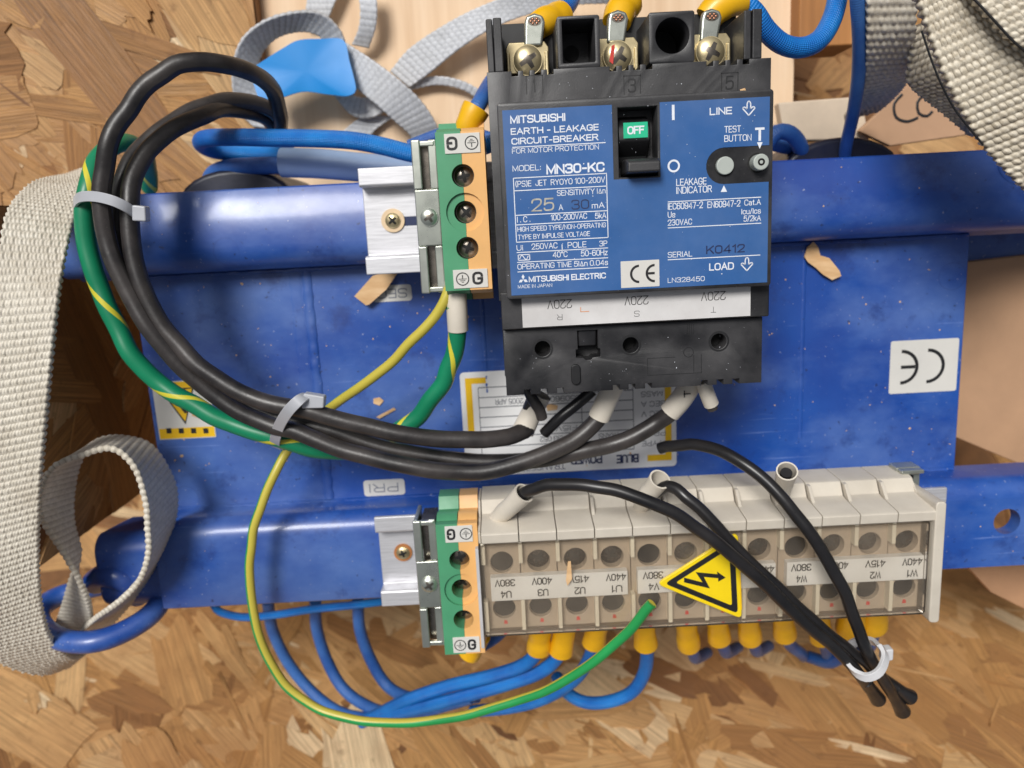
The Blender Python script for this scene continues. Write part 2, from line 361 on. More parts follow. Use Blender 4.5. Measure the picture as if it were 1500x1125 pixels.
# a plain stroke alphabet on a 4 x 6 grid: 'r' strokes get rounded corners, 's' strokes stay sharp
GL = {
'A': (4.4, 's 0,0 2.2,6 4.4,0|s .8,2.1 3.6,2.1'), 'B': (4, 's 0,0 0,6|r 0,6 3.7,6 3.7,3.15 0,3.15|r 0,3.1 4,3.1 4,0 0,0'), 'C': (4, 'r 4,4.5 4,6 0,6 0,0 4,0 4,1.5'),
'D': (4, 's 0,0 0,6|r 0,6 4,6 4,0 0,0'), 'E': (3.4, 's 3.4,6 0,6 0,0 3.4,0|s 0,3.1 3.1,3.1'), 'F': (3.3, 's 3.3,6 0,6 0,0|s 0,3.1 2.9,3.1'),
'G': (4.1, 'r 4,4.3 4,6 0,6 0,0 4,0 4,2.8|s 2.3,2.8 4.1,2.8'), 'H': (4, 's 0,0 0,6|s 4,0 4,6|s 0,3.1 4,3.1'), 'I': (.3, 's .15,0 .15,6'), 'J': (3.2, 'r 3.2,6 3.2,0 0,0 0,1.9'),
'K': (4, 's 0,0 0,6|s 3.9,6 .2,2.3|s 1.5,3.7 4,0'), 'L': (3.2, 's 0,6 0,0 3.2,0'), 'M': (4.8, 's 0,0 0,6 2.4,.6 4.8,6 4.8,0'), 'N': (4, 's 0,0 0,6 4,0 4,6'), 'O': (4.2, 'c 0,0 4.2,0 4.2,6 0,6'),
'P': (3.8, 's 0,0 0,6|r 0,6 3.8,6 3.8,2.8 0,2.8'), 'R': (4, 's 0,0 0,6|r 0,6 3.8,6 3.8,3 0,3|s 2.2,3 4,0'), 'S': (4, 'r 3.9,4.9 3.9,6 .1,6 .1,3.1 4,3.1 4,0 0,0 0,1.1'),
'T': (4, 's 0,6 4,6|s 2,6 2,0'), 'U': (4, 'r 0,6 0,0 4,0 4,6'), 'V': (4.2, 's 0,6 2.1,0 4.2,6'), 'W': (5.8, 's 0,6 1.4,0 2.9,6 4.4,0 5.8,6'), 'X': (4, 's 0,0 4,6|s 0,6 4,0'), 'Y': (4.2, 's 0,6 2.1,2.8 4.2,6|s 2.1,2.8 2.1,0'), 'Z': (4, 's 0,6 4,6 0,0 4,0'),
'0': (3.8, 'c 0,0 3.8,0 3.8,6 0,6'), '1': (1.8, 's .1,4.7 1.5,6 1.5,0'), '2': (3.8, 'r 0,4.3 0,6 3.8,6 3.8,3.6 0,0 3.8,0'), '3': (3.8, 'r 0,4.9 0,6 3.7,6 3.7,3.2 1.4,3.2|r 1.4,3.15 3.8,3.15 3.8,0 0,0 0,1.1'),
'4': (4, 's 3,0 3,6 0,1.6 4,1.6'), '5': (3.8, 's 3.6,6 .5,6 .15,2.9|r .15,3.0 .9,3.85 3.8,3.85 3.8,0 0,0 0,1.0'), '6': (3.8, 'c 0,0 3.8,0 3.8,3.5 0,3.5|r 0,2 0,6 3.7,6 3.7,4.8'), '7': (3.6, 's 0,6 3.6,6 1.3,0'),
'8': (3.8, 'c .15,3.15 3.65,3.15 3.65,6 .15,6|c 0,0 3.8,0 3.8,3.2 0,3.2'), '9': (3.8, 'c 0,2.5 3.8,2.5 3.8,6 0,6|r .1,1.2 .1,0 3.8,0 3.8,4'),
'-': (2.4, 's .2,2.6 2.2,2.6'), '.': (.6, 's .3,0 .3,.6'), ':': (.6, 's .3,.4 .3,1|s .3,3.4 .3,4'), '/': (2, 's 0,-.3 2,6.3'), '(': (1.3, 's 1.2,6.5 .4,5.2 .1,3 .4,.8 1.2,-.5'), ')': (1.3, 's .1,6.5 .9,5.2 1.2,3 .9,.8 .1,-.5'),
'\u0394': (4, 's .2,.1 2,5.4 3.8,.1 .1,.1'), '\u00b0': (1.8, 'c .1,4.4 1.7,4.4 1.7,6 .1,6'), 'a': (3.2, 'r .2,3.2 .2,4.1 3,4.1 3,0|c .1,0 3,0 3,2.4 .1,2.4'), 'c': (3.1, 'r 3.1,2.9 3.1,4.2 0,4.2 0,0 3.1,0 3.1,1.3'),
'e': (3.3, 'r 0,2.2 3.3,2.2 3.3,4.2 0,4.2 0,0 3.2,0 3.2,.9'), 'i': (.3, 's .15,0 .15,4.2|s .15,5.2 .15,5.9'), 'k': (3, 's 0,0 0,6|s 2.9,4.2 .2,1.7|s 1.1,2.5 3.1,0'), 'm': (4.8, 's 0,0 0,4.2|r 0,3.3 0,4.2 2.4,4.2 2.4,0|r 2.4,3.3 2.4,4.2 4.8,4.2 4.8,0'),
'n': (3, 's 0,0 0,4.2|r 0,3 0,4.2 3,4.2 3,0'), 's': (3, 'r 2.9,3.3 2.9,4.2 .1,4.2 .1,2.2 3,2.2 3,0 0,0 0,1'), 't': (1.7, 'r .8,5.6 .8,0 1.7,0|s 0,4.1 1.7,4.1'), 'u': (3, 'r 0,4.2 0,0 3,0 3,1|s 3,0 3,4.2'), 'z': (2.9, 's 0,4.1 2.9,4.1 0,0 2.9,0')}
def strokes_of(ch):
    out = []
    for part in GL[ch][1].split('|'):
        kd, *pt = part.split(' '); pt = [tuple(map(float, q.split(','))) for q in pt]; closed = kd == 'c'
        if kd == 's': out.append((pt, False)); continue
        n = len(pt); res = []
        for i, p in enumerate(pt):
            if not closed and i in (0, n-1): res.append(p); continue
            a, b = np.array(pt[i-1]), np.array(pt[(i+1) % n]); p = np.array(p); la, lb = np.linalg.norm(a-p), np.linalg.norm(b-p)
            ea, eb = (.5 if closed or i > 1 else 1), (.5 if closed or i < n-2 else 1)
            rd = min(la*ea, lb*eb, 2.1); u, v = (a-p)/la, (b-p)/lb
            if u.dot(v) > .45: res.append(tuple(p)); continue
            for t in np.linspace(0, 1, 6): res.append(tuple(p+u*rd*(1-t)**2+v*rd*t**2))
        clean = [res[0]]
        for q in res[1:]:
            if math.dist(q, clean[-1]) > .05: clean.append(q)
        if closed and math.dist(clean[0], clean[-1]) < .05: clean.pop()
        out.append((clean, closed))
    return out
_sc = {}
def text(g, body, x0, y0, w, h, z, rot=False, bold=0.0):                 # lower left corner, width, height in mm
    weight = h*(.115+bold*4.0); gap = 1.25; cx = 0; lay = []
    for ch in body:
        if ch == ' ': cx += 2.2; continue
        if ch not in _sc: _sc[ch] = strokes_of(ch)
        lay.append((ch, cx)); cx += GL[ch][0]+gap
    tot = max(cx-gap, .3); iw, ih = w-weight, h-weight; k = 0
    if body in '1I': tot = 2.2
    for ch, o_ in lay:
        for pl, closed in _sc[ch]:
            k += 1; q = np.array([((o_+px_)/tot*iw+weight/2, py_/6*ih+weight/2) for px_, py_ in pl]); m = len(q); V = []
            for i in range(m):
                a = q[i-1] if (i or closed) else None; b = q[(i+1) % m] if (i < m-1 or closed) else None
                d1 = (q[i]-a)/(np.linalg.norm(q[i]-a)+1e-9) if a is not None else None; d2 = (b-q[i])/(np.linalg.norm(b-q[i])+1e-9) if b is not None else None
                if d1 is None: d1 = d2
                if d2 is None: d2 = d1
                t = d1+d2; t /= np.linalg.norm(t)+1e-9; nrm = np.array((-t[1], t[0])); cc = max(.45, abs(nrm.dot(np.array((-d1[1], d1[0])))))
                c = q[i].copy()
                if not closed and i == 0: c = c-d2*weight*.42
                if not closed and i == m-1: c = c+d1*weight*.42
                for sg in (-1, 1): V.append(c+nrm*sg*weight/2/cc)
            V = [(x0+(w-p[0] if rot else p[0]), y0+(h-p[1] if rot else p[1]), z+.003*(k % 5)) for p in V]
            F = [(2*i, 2*i+2, 2*i+3, 2*i+1)[::-1] for i in range(m-1)]
            if closed: F.append((2*m-2, 0, 1, 2*m-1)[::-1])
            g.add(V, F)
    return g
def ptext(g, body, xl, yb, xr, cap, z, rot=False, bold=0.0):             # given by its place in the photograph
    a = at(xl, yb, z); b = at(xr, yb-(xr-xl)*.052, z); c = at(xl, yb-cap, z)
    return text(g, body, a[0], a[1], b[0]-a[0], c[1]-a[1], z, rot, bold)
def pline(g, x1, y1, x2, y2, z, w=.22):
    a, b = np.array(at(x1, y1, z)), np.array(at(x2, y2, z))
    if abs(b[0]-a[0]) > abs(b[1]-a[1]): b[1] = a[1] = (a[1]+b[1])/2
    else: b[0] = a[0] = (a[0]+b[0])/2
    d = (b-a)/np.linalg.norm(b-a); n = np.array((-d[1], d[0]))*w/2
    return g.add([(*(p), z) for p in (a-n, b-n, b+n, a+n)], [(0, 1, 2, 3)])
def poly(g, pts, z): return g.add([(x, y, z) for x, y in pts], [tuple(range(len(pts)))])
def ringflat(g, x, y, r, w, z, n=32, a0=0, a1=2*math.pi):
    v = []
    for i in range(n+1):
        a = a0+(a1-a0)*i/n; v += [(x+(r-w)*math.cos(a), y+(r-w)*math.sin(a), z), (x+r*math.cos(a), y+r*math.sin(a), z)]
    return g.add(v, [(2*i, 2*i+1, 2*i+3, 2*i+2) for i in range(n)])
def screw(parent, x, y, z, r, h=1.2, mat='zinc', slot='darkhole', rot=0.3, name='screw', washer=None):
    """domed cross-head screw: head as a part, its cross recess as a sub-part"""
    h *= .62; g = G().cyl(x, y, z-1.5, z+.35*h, r, 28); R_ = (r*r+h*h)/(2*h); V = []; F = []; n_ = 28; zz = lambda q: z+.35*h+math.sqrt(max(0, R_*R_-q*q))-(R_-h)
    for k in range(6): V += [(x+r*(1-k/6)*math.cos(2*math.pi*i/n_), y+r*(1-k/6)*math.sin(2*math.pi*i/n_), zz(r*(1-k/6))-(.12*h if k == 0 else 0)) for i in range(n_)]
    V.append((x, y, zz(0)))
    for k in range(5): F += [(k*n_+i, k*n_+(i+1) % n_, (k+1)*n_+(i+1) % n_, (k+1)*n_+i) for i in range(n_)]
    F += [(5*n_+i, 5*n_+(i+1) % n_, 6*n_) for i in range(n_)]
    g.add(V, F); o = obj(name, g, mat, parent, angle=50)
    c = G(); m_ = 8
    for k in range(2):                                                  # tapering cross arms laid into the head
        a = rot+k*math.pi/2; dx, dy = math.cos(a), math.sin(a); nx, ny = -dy, dx; V = []
        for q in range(m_+1):
            t = -1+2*q/m_; u = t*r*.62; w = r*(.20-.07*abs(t))
            V += [(x+dx*u+nx*w*e_, y+dy*u+ny*w*e_, zz(math.hypot(u, w*e_))+.035+.008*k) for e_ in (-1, 0, 1)]
        c.add(V, [(q*3+e_, q*3+e_+1, q*3+e_+4, q*3+e_+3) for q in range(m_) for e_ in (0, 1)])
    obj('cross_recess', c, slot, o); return o
# ------------------------------------------------------------------ OSB floor with real strands
ZF = -200.0
board = structure('floor', G().box(-420, -450, ZF-12, 420, 380, ZF), 'osb_base')
def strands(n, x0, x1, y0, y1, z):
    g = G()
    for i in range(n):
        cx, cy = rng.uniform(x0, x1), rng.uniform(y0, y1); q = i/n; sc = .8
        if q < .5 or rng.random() < .42: L = rng.uniform(45, 110); W = rng.uniform(20, 50)
        elif rng.random() < .5: L = rng.uniform(30, 85); W = rng.uniform(5, 18)
        else: L = rng.uniform(14, 70); W = rng.uniform(.6, 3.2)
        a = rng.normal(math.radians(-40), .3) if rng.random() < .66 else rng.uniform(0, math.pi); ca, sa = math.cos(a), math.sin(a)
        L *= sc; W *= sc*.8; m = 7; top = []; bot = []
        for k in range(m+1):
            t = k/m; x = (t-.5)*L
            top.append((x+rng.normal(0, .012*L), W/2*(1-.2*abs(2*t-1)**4)+rng.normal(0, .02*W))); bot.append((x+rng.normal(0, .012*L), -W/2*(1-.2*abs(2*t-1)**4)+rng.normal(0, .02*W)))
        s1, s2 = rng.uniform(-1, 1, 2)
        def end(sg, sl):                                                # splintered end
            o_ = []
            for k in range(1, 5):
                v = -W/2+W*k/5; o_.append((sg*L/2+sl*v*.9+rng.normal(0, 1.6+.03*L)*(1 if k % 2 else .4), v))
            return o_
        e1, e2 = end(1, s1), end(-1, s2); loop = bot+e1+top[::-1]+e2[::-1]
        cl = lambda p, q_: (min(max(p, x0-7.5), x1+7.5), min(max(q_, y0-7.5), y1+7.5))
        zt = z+.12+1.1*q+rng.uniform(0, .9); tx, ty = rng.normal(0, .004, 2) if L > 50 else rng.normal(0, .02, 2)
        V, UV = [], []
        for (u, v) in loop: V.append((*cl(cx+u*ca-v*sa, cy+u*sa+v*ca), zt+u*tx+v*ty)); UV.append((u+i*37.1, v+i*11.3))
        nn = len(V); V += [(p[0], p[1], z-1) for p in V]; UV += UV
        r0 = float(np.clip(rng.normal(.54, .23), 0, 1)) if L > 50 else float(np.clip(rng.normal(.55, .27), 0, 1))
        g.add(V, [tuple(range(nn))]+[(k, nn+k, nn+(k+1) % nn, (k+1) % nn) for k in range(nn)], UV, (r0+1e-4, rng.random(), 0))
    return g
st = obj('wood_strands', strands(600, -400, 400, -420, 300, ZF), 'osb', board, angle=25); st['kind'] = 'stuff'
def osb_board(label, org, ux, uy, w, h, n):
    """an upright or slanting board covered in its own strands; org is its lower left corner, ux and uy run along it"""
    ux = np.array(ux, float); ux /= np.linalg.norm(ux); uy = np.array(uy, float); uy -= ux*ux.dot(uy); uy /= np.linalg.norm(uy); uz = np.cross(ux, uy); org = np.array(org, float)
    def put(g): g.v = [tuple(org+ux*p[0]+uy*p[1]+uz*p[2]) for p in g.v]; return g
    b = thing('osb_board', label, 'board', tuple(org))
    obj('board_core', put(G().box(0, 0, -11, w, h, 0)), 'osb_base', b)
    k = obj('wood_strands', put(strands(n, 8, w-8, 8, h-8, 0)), 'osb', b, angle=25); k['kind'] = 'stuff'; return b
pA = P(402, 288, -52); osb_board('brown strand board behind the cable arches at upper left', (-330, pA[1], -58), (1, 0, .0), (0, 1, .04), pA[0]+330, 200, 560)
xw_ = P(6, 600, 22)[0]; yw_ = P(40, 835, 22)[1]; osb_board('dark strand board side wall in the gap left of the transformer', (xw_, yw_, -200), (0, 1, 0), (0, 0, 1), pA[1]-1-yw_, 222, 220)
p0, p1 = np.array(P(750, 868, -150)), np.array(P(750, 1125, -48)); d_ = (p1-p0)/np.linalg.norm(p1-p0)
osb_board('slanting brown strand board along the bottom of the picture', p0+np.array((330, 0, 0))-p0[0]*np.array((1,0,0)), (-1, .02, .01), d_, 680, 260, 2300)
# ------------------------------------------------------------------ plywood, timber, cardboard behind
a = at(352, 0, -62); b = at(1160, 262, -62)
pl = tag(obj('plywood_sheet', G().box(a[0], b[1], -74, b[0], 180, -62), 'ply', bevel=.4), 'pale plywood sheet behind the transformer, under the grey straps', 'plywood')
a = at(1170, 70, -52); b = at(1250, 70, -52)
tag(obj('timber_batten', G().box(a[0], a[1], -76, b[0]+2, 180, -52), 'block', bevel=.8), 'brown timber batten behind the hanging blue wire at top right', 'timber')
g = G(); q = [P(1140,150,-44), P(1262,141,-44), P(1275,205,-44), P(1150,206,-44)]
tag(obj('paper_packing', g.exz([p[:2] for p in q], -50, -44), 'paper', bevel=.8), 'pale folded paper board lying just above the blue frame', 'packing board')
cb = thing('cardboard_flap', 'brown cardboard flap with black marker writing under the top right webbing', 'cardboard', P(1340, 170, -50))
q = [P(1258,192,-40), P(1336,118,-40), P(1440,160,-40), P(1470,190,-40), P(1304,214,-40)]
obj('board', G().exz([p[:2] for p in q], -43, -40), 'card', cb, bevel=.5)
g = G()
for pts in ([(1322,138),(1310,152),(1313,172),(1330,178),(1345,172)], [(1352,140),(1344,150),(1346,166),(1358,170),(1366,163)], [(1376,158),(1379,162)]):
    g.tube([P(x, y, -39.8) for x, y in pts], .55, 6, flat=.25)
obj('marker_writing', g, 'kprint', cb)
g = G(); q = [P(1412,384,-34), P(1620,360,-34), P(1640,742,-34), P(1398,640,-34)]
tag(obj('cardboard_sheet', g.exz([p[:2] for p in q], -38, -34), 'card', bevel=.6), 'plain brown cardboard sheet against the right side of the transformer', 'cardboard')
g = G(); q = [P(1388,800,-30), P(1640,760,-30), P(1640,930,-30), P(1500,892,-30), P(1452,868,-30), P(1424,838,-30)]
tag(obj('cardboard_offcut', g.exz([p[:2] for p in q], -34, -30), 'card2', bevel=.5), 'cardboard offcut with a torn edge at the bottom right, below the frame hole', 'cardboard')
# ------------------------------------------------------------------ transformer
T = thing('transformer', 'blue painted steel transformer frame with bars, centre plate and lifting ring', 'transformer', (20, -55, -75))
XL, XR = -134.0, 166.5
plz = G(); plz.box(XL, -101, -3, XR, -9, 0); obj('centre_plate', plz, 'blue', T, bevel=.6)
obj('core', G().box(-124, -98, -74, 160, 14, -8), 'navy', T, bevel=2)
# bars: rounded towards the centre plate
def arc(cy, cz, r, a0, a1, n=8): return [(cy+r*math.cos(math.radians(a0+(a1-a0)*i/n)), cz+r*math.sin(math.radians(a0+(a1-a0)*i/n))) for i in range(n+1)]
prof_t = [(16.6, -30), (16.6, 14.4), (16.0, 15)]+arc(-2.0, 6.5, 8.5, 90, 180)+[(-10.5, 1.0), (-12.0, -1), (-12.0, -4), (14, -4), (14, -30)]
obj('top_bar', G().exx(prof_t, -152, 240), 'blue', T, angle=50)
prof_b = [(-132.5, -12), (-132.5, 14.4), (-131.9, 15)]+arc(-106.3, 8, 7, 90, 0)+[(-99.3, 1.6), (-98, 0.1), (-97.6, -1), (-97.6, -4), (-130, -4), (-130, -12)]
hx, hy = at(1475, 764, 15)
cut = G()                                                              # bottom bar: rounded part plus a flat face with the round hole
obj('bottom_bar', G().exx(prof_b, -133, 150), 'blue', T, angle=50)
g = G(); plate(g, [(150.02, -132.5), (245, -132.5), (245, -106), (150.02, -106)], [circ(hx, hy, 4.9, 32)], 9.5, 15)
g.exx(arc(-106.3, 8, 7, 90, 0)+[(-99.3, -4), (-101, -4), (-105.5, 9.5)], 150.02, 245); obj('bar_end', g, 'blue', T, angle=50)
# frame foot beyond the left end and flange web at right
obj('frame_foot', G().exx([(-108,-20)]+arc(-112, 4, 7, 0, 90)+arc(-127, 4, 7, 90, 180)+[(-134,-20)], -158, -133.2), 'blue', T, bevel=1.5, angle=50)
obj('side_web', G().box(167, -97, -40, 240, -12, -37), 'blue', T)
# welds and pressed seams
def bead(name, x, y0, y1, w, h, z=0):
    g = G(); n = 46; V = []
    for i in range(n+1):
        t = i/n; y = y0+(y1-y0)*t; ww = w*(1+.07*math.sin(i*1.9)+rng.normal(0, .04)); hh = h*(1+.16*math.sin(i*2.3+1)+rng.normal(0, .09)); xx = x+rng.normal(0, .03)*w
        for a_ in range(7): V.append((xx-ww*math.cos(a_/6*math.pi), y, z-.15+hh*math.sin(a_/6*math.pi)))
    g.add(V, [(i*7+j, i*7+j+1, i*7+j+8, i*7+j+7) for i in range(n) for j in range(6)]); return obj(name, g, 'blue', T)
xw = at(466, 560, 0)[0]
bead('weld_bead', xw-.3, -98, -11, 1.9, .85); bead('weld_bead', xw-4.4, -96, -13, 2.6, .3)
bead('weld_bead', at(1174, 560, 0)[0], -84, -13, .9, .35); bead('weld_bead', at(708, 480, 0)[0], -60, -13, .9, .35)
g = G()
for i in range(2):
    y = (-11.6, -98.9)[i]; xs = np.linspace(XL+1, XR-1, 220)
    g.tube([(x, y+rng.normal(0, .12), .35+rng.normal(0, .12)) for x in xs], .75, 6, dense=False)
obj('weld_seam', g, 'blue', T)
# top left dimple screw, ring marks, lifting ring and its lug
x, y = at(276, 341, 15); g = G(); g.cyl(x, y, 14, 15.15, 1.7, 20); g.cyl(x, y, 15.1, 15.3, 1.05, 20); obj('dimple_rivet', g, 'blue', T, bevel=.15)
x, y = at(1500, 230, 15); g = G(); ringflat(g, x, y, 9, .5, 15.12, 40); ringflat(g, x, y, 7.6, .2, 15.14, 40); obj('stamped_ring', g, 'blue', T)
ring = [P(238,842,-6), P(240,868,4), P(222,899,13), P(180,926,20), P(135,940,24), P(92,937,22), P(62,918,14), P(58,894,4), P(85,874,-4), P(130,862,-8), P(185,850,-12)]
obj('lifting_ring', G().tube(ring, 4.0, 18), 'blue', T)
obj('lifting_lug', G().tube([P(140,852,2), P(158,842,8), P(186,850,8), P(205,872,2)], 4.8, 16), 'blue', T)
# coil humps seen over the top bar
for (x0, x1) in ((252, 420), (1148, 1322)):
    c0 = at(x0, 235, -12)[0]; c1 = at(x1, 210, -12)[0]; g = G(); pr = []
    for k in range(13):
        t_ = math.pi*k/12; pr.append(((c0+c1)/2+(c1-c0)/2*math.cos(t_), 14+11.5*math.sin(t_)))
    g.exz(pr, -70, -12); obj('coil', g, 'navy', T, bevel=2.5)
# stickers on the transformer
def sticker(name, tl, br, z, mat, parent, r=.8, th=.18):
    a, b = at(*tl, z), at(*br, z); g = G(); g.exz(rrect(a[0], a[1], b[0], b[1], r), z-.05, z+th); o = obj(name, g, mat, parent); return o, (min(a[0], b[0]), min(a[1], b[1]), max(a[0], b[0]), max(a[1], b[1])), z+th+.05
def ce_mark(g, x0, y0, w, h, z, rot=False, wt=.16):
    R = h/2; sgn = -1 if rot else 1; ccx = x0+w*(.72 if rot else .28); ecx = x0+w*(.26 if rot else .76); cy = y0+h/2
    for cx_ in (ccx, ecx):
        if rot: ringflat(g, cx_-R*.55, cy, R, R*wt*2, z, 30, math.radians(-90), math.radians(90))
        else: ringflat(g, cx_+R*.55, cy, R, R*wt*2, z, 30, math.radians(90), math.radians(270))
    e0 = ecx+sgn*R*.55
    g.box(e0, cy-R*wt, z-.02, e0-sgn*R*.8, cy+R*wt, z+.003)
o, r_, z = sticker('ce_sticker', (1305,500), (1400,572), 0, 'cream', T)
g = G(); ce_mark(g, r_[0]+2.2, r_[1]+(r_[3]-r_[1])*.17, (r_[2]-r_[0])-4, (r_[3]-r_[1])*.66, z, True, .095); obj('lettering', g, 'kprint', o)
o, r_, z = sticker('pri_label', (532,704), (594,724), 0, 'cream', T, 1.2)
obj('lettering', ptext(G(), 'PRI', 541, 722, 584, 13, z, True), 'greyprint', o)
o, r_, z = sticker('sec_label', (545,419), (604,440), 0, 'cream', T, 1.2)
obj('lettering', ptext(G(), 'SEC', 553, 438, 597, 14, z, True), 'greyprint', o)
o, r_, z = sticker('warning_sticker', (222,560), (317,640), 0, 'cream', T, .4)
w_, h_ = r_[2]-r_[0], r_[3]-r_[1]
o2 = obj('yellow_bands', G().box(r_[0]+.3, r_[1]+.3, z-.04, r_[2]-.3, r_[1]+h_*.19, z+.01).box(r_[0]+.3, r_[3]-h_*.12, z-.04, r_[2]-.3, r_[3]-.3, z+.01), 'yellow', o)
g = G(); tri = [P(236,573,z), P(284,566,z), P(272,622,z)]; poly(g, [p[:2] for p in tri], z); obj('triangle_border', g, 'kprint', o)
g = G(); tri = [P(239.5,575.5,z), P(281,569,z), P(271.5,617,z)]; poly(g, [p[:2] for p in tri], z+.03); obj('triangle', g, 'yellow', o)
g = G(); bz = [P(263,583,z), P(270,590,z), P(267,593,z), P(275,604,z), P(271,606,z), P(263,596,z), P(266,592,z)]; poly(g, [p[:2] for p in bz], z+.06)
for i in range(4): a = at(244+i*18, 632, z); g.box(a[0], a[1]-.8, z+.02, a[0]+1.9, a[1]+1.2, z+.04)
obj('lettering', g, 'kprint', o)
# nameplate
M['plate_w'] = plain('white_nameplate_film', rgb(226,226,226), .35, var=.06, scale=50)
M['dkgrey'] = plain('dark_grey_print', rgb(74,78,92), .5)
o, r_, z = sticker('nameplate', (673,546), (991,682), 0, 'plate_w', T, 1.5)
x0, y0, x1, y1 = r_; g = G(); w = 2.6
g.exz([(x0+1.8, y1-2.2), (x0+9.5, y1-2.2), (x0+9.5, y1-4.4), (x0+4.2, y1-4.4), (x0+4.2, y1-27), (x0+1.8, y1-27)][::-1], z-.02, z+.01); obj('yellow_bracket', g, 'yellow', o); g = G()
g.exz([(x1-1.8, y0+2.4), (x1-1.8, y1-3), (x1-4.2, y1-3), (x1-4.2, y0+4.8), (x1-11, y0+4.8), (x1-11, y0+2.4)], z-.02, z+.01); obj('yellow_bracket', g, 'yellow', o)
g = G(); fx0, fx1 = x0+6.5, x1-16; rows = np.linspace(y1-6, y0+7.5, 8)
for yy in rows: g.box(fx0, yy-.16, z-.02, fx1, yy+.16, z+.01)
for xx in (fx0, fx1, fx0+38): g.box(xx-.12, rows[-1], z-.021, xx+.12, rows[0], z+.009)
g.box(fx0+18, rows[1], z-.021, fx0+18.25, rows[2], z+.009); obj('ruled_lines', g, 'dkgrey', o)
g = G(); H_ = (rows[0]-rows[1])
def rt(b, fx, row, w, h=.55): text(g, b, fx, rows[row+1]+H_*.22, w, H_*h, z+.01, True)
rt('2005 APR', fx0+6, 1, 10.5); rt('550960', fx0+26.5, 1, 11); rt('FI5V', fx0+28, 4, 8); rt('TRANS', fx0+44, 5, 8); rt('MSG 052', fx0+22, 5, 10); 
rt('MASS', fx1+3, 1, 8); rt('SEC A', fx1+3, 2, 9); rt('SEC V', fx1+3, 3, 9); rt('PRI V', fx1+3, 4, 9); rt('PRI A', fx1+3, 5, 9); rt('TYPE', fx1+3, 6, 8)
obj('lettering', g, 'dkgrey', o)
g = G(); a = at(903, 679, z); text(g, 'BLUE', a[0], a[1], 8.5, 3.4, z+.01, True, .02); a = at(836, 682, z); text(g, 'POWER', a[0], a[1]+.3, 12, 3.2, z+.01, True, .02); text(g, 'TRANSFORMER', a[0]-26, a[1]-1.2, 24, 2.4, z+.01, True); obj('maker_name', g, 'dprint', o)
# ------------------------------------------------------------------ DIN rails
def din(label, x0, x1, yc, group='aluminium mounting rails'):
    r = thing('mounting_rail', label, 'rail', ((x0+x1)/2, yc, 15), group)
    pr = [(-17, 22.5), (-17, 20.8), (-12.2, 20.8), (-12.2, 15.0), (12.2, 15.0), (12.2, 20.8), (17, 20.8), (17, 22.5), (11.6, 22.5), (11, 21.9), (11, 16.6), (-11, 16.6), (-11, 21.9), (-11.6, 22.5)]
    pr = [(yc+a_, b_+.02) for a_, b_ in pr]; obj('rail_profile', G().exx(pr, x0, x1), 'alu', r, bevel=.35); return r
r1 = din('short upper aluminium rail holding the circuit breaker', -46, 78.5, 3.5)
x, y = at(575, 323, 18); obj('washer', G().cyl(x, y, 16.6, 17.3, 3.9, 32), 'brown', r1, bevel=.1); screw(r1, x, y, 17.4, 2.55, 1.3, 'pass', rot=.7)
a = at(693, 300, 16.6); obj('slot', G().exz(rrect(a[0]-6, -1, a[0]+4, 5, 2.9), 16.5, 16.7), 'darkhole', r1)
x2, y2 = at(603, 324, 17); obj('slot', G().exz(rrect(x2-4, y2-1.4, x2+5, y2+1.6, 1.4), 16.5, 16.7), 'dprint', r1)
r2 = din('long lower aluminium rail under the beige terminal strip', -51, 151, -115)
x, y = at(590, 811, 18); obj('washer', G().cyl(x, y, 16.6, 17.2, 3.3, 32), 'rust', r2); screw(r2, x, y, 17.3, 2.4, 1.2, 'pass', rot=.3)
# ------------------------------------------------------------------ end clamps
def clamp(x0, x1, yc, label, H=23):
    c = thing('end_clamp', label, 'clamp', ((x0+x1)/2, yc, 22), 'zinc end clamps on the rails'); g = G(); zt = 38
    w = x1-x0; m = 9
    g.box(x0, yc-8.5, zt-1.5, x1-.5, yc+8.5, zt)                       # centre bridge
    for sg in (-1, 1):
        a_, b_ = yc+sg*8.5, yc+sg*H
        g.box(x0, a_, zt-.9, x0+w*.34, b_, zt+.5); g.box(x0+w*.62, a_, zt-1.6, x1-.5, b_, zt-.4); g.box(x0+w*.2, b_-sg*2, zt-1.7, x1-1, b_-sg*.3, zt-.1)
        g.box(x0+.2, a_, 22.6, x0+w*.2, b_, zt-.95)
    obj('clamp_body', g, 'zinc', c, bevel=.45)
    obj('slot_floor', G().box(x0+w*.3, yc-H+1.2, 23, x1-.8, yc+H-1.2, zt-3.4), 'steel', c)
    obj('side_plate', G().box(x1-.45, yc-H+1, 23, x1+.1, yc+H-2, zt+1.2), 'zinc', c, bevel=.15)
    screw(c, x0+w*.5, yc+.2, zt+.3, 2.75, 1.3, 'zinc', 'steel', .55); return c
clamp(-26.6, -18.6, 3.6, 'silvery end clamp beside the upper green and orange earth terminal')
clamp(-35.3, -27.3, -117, 'silvery end clamp beside the lower green and orange earth terminal')
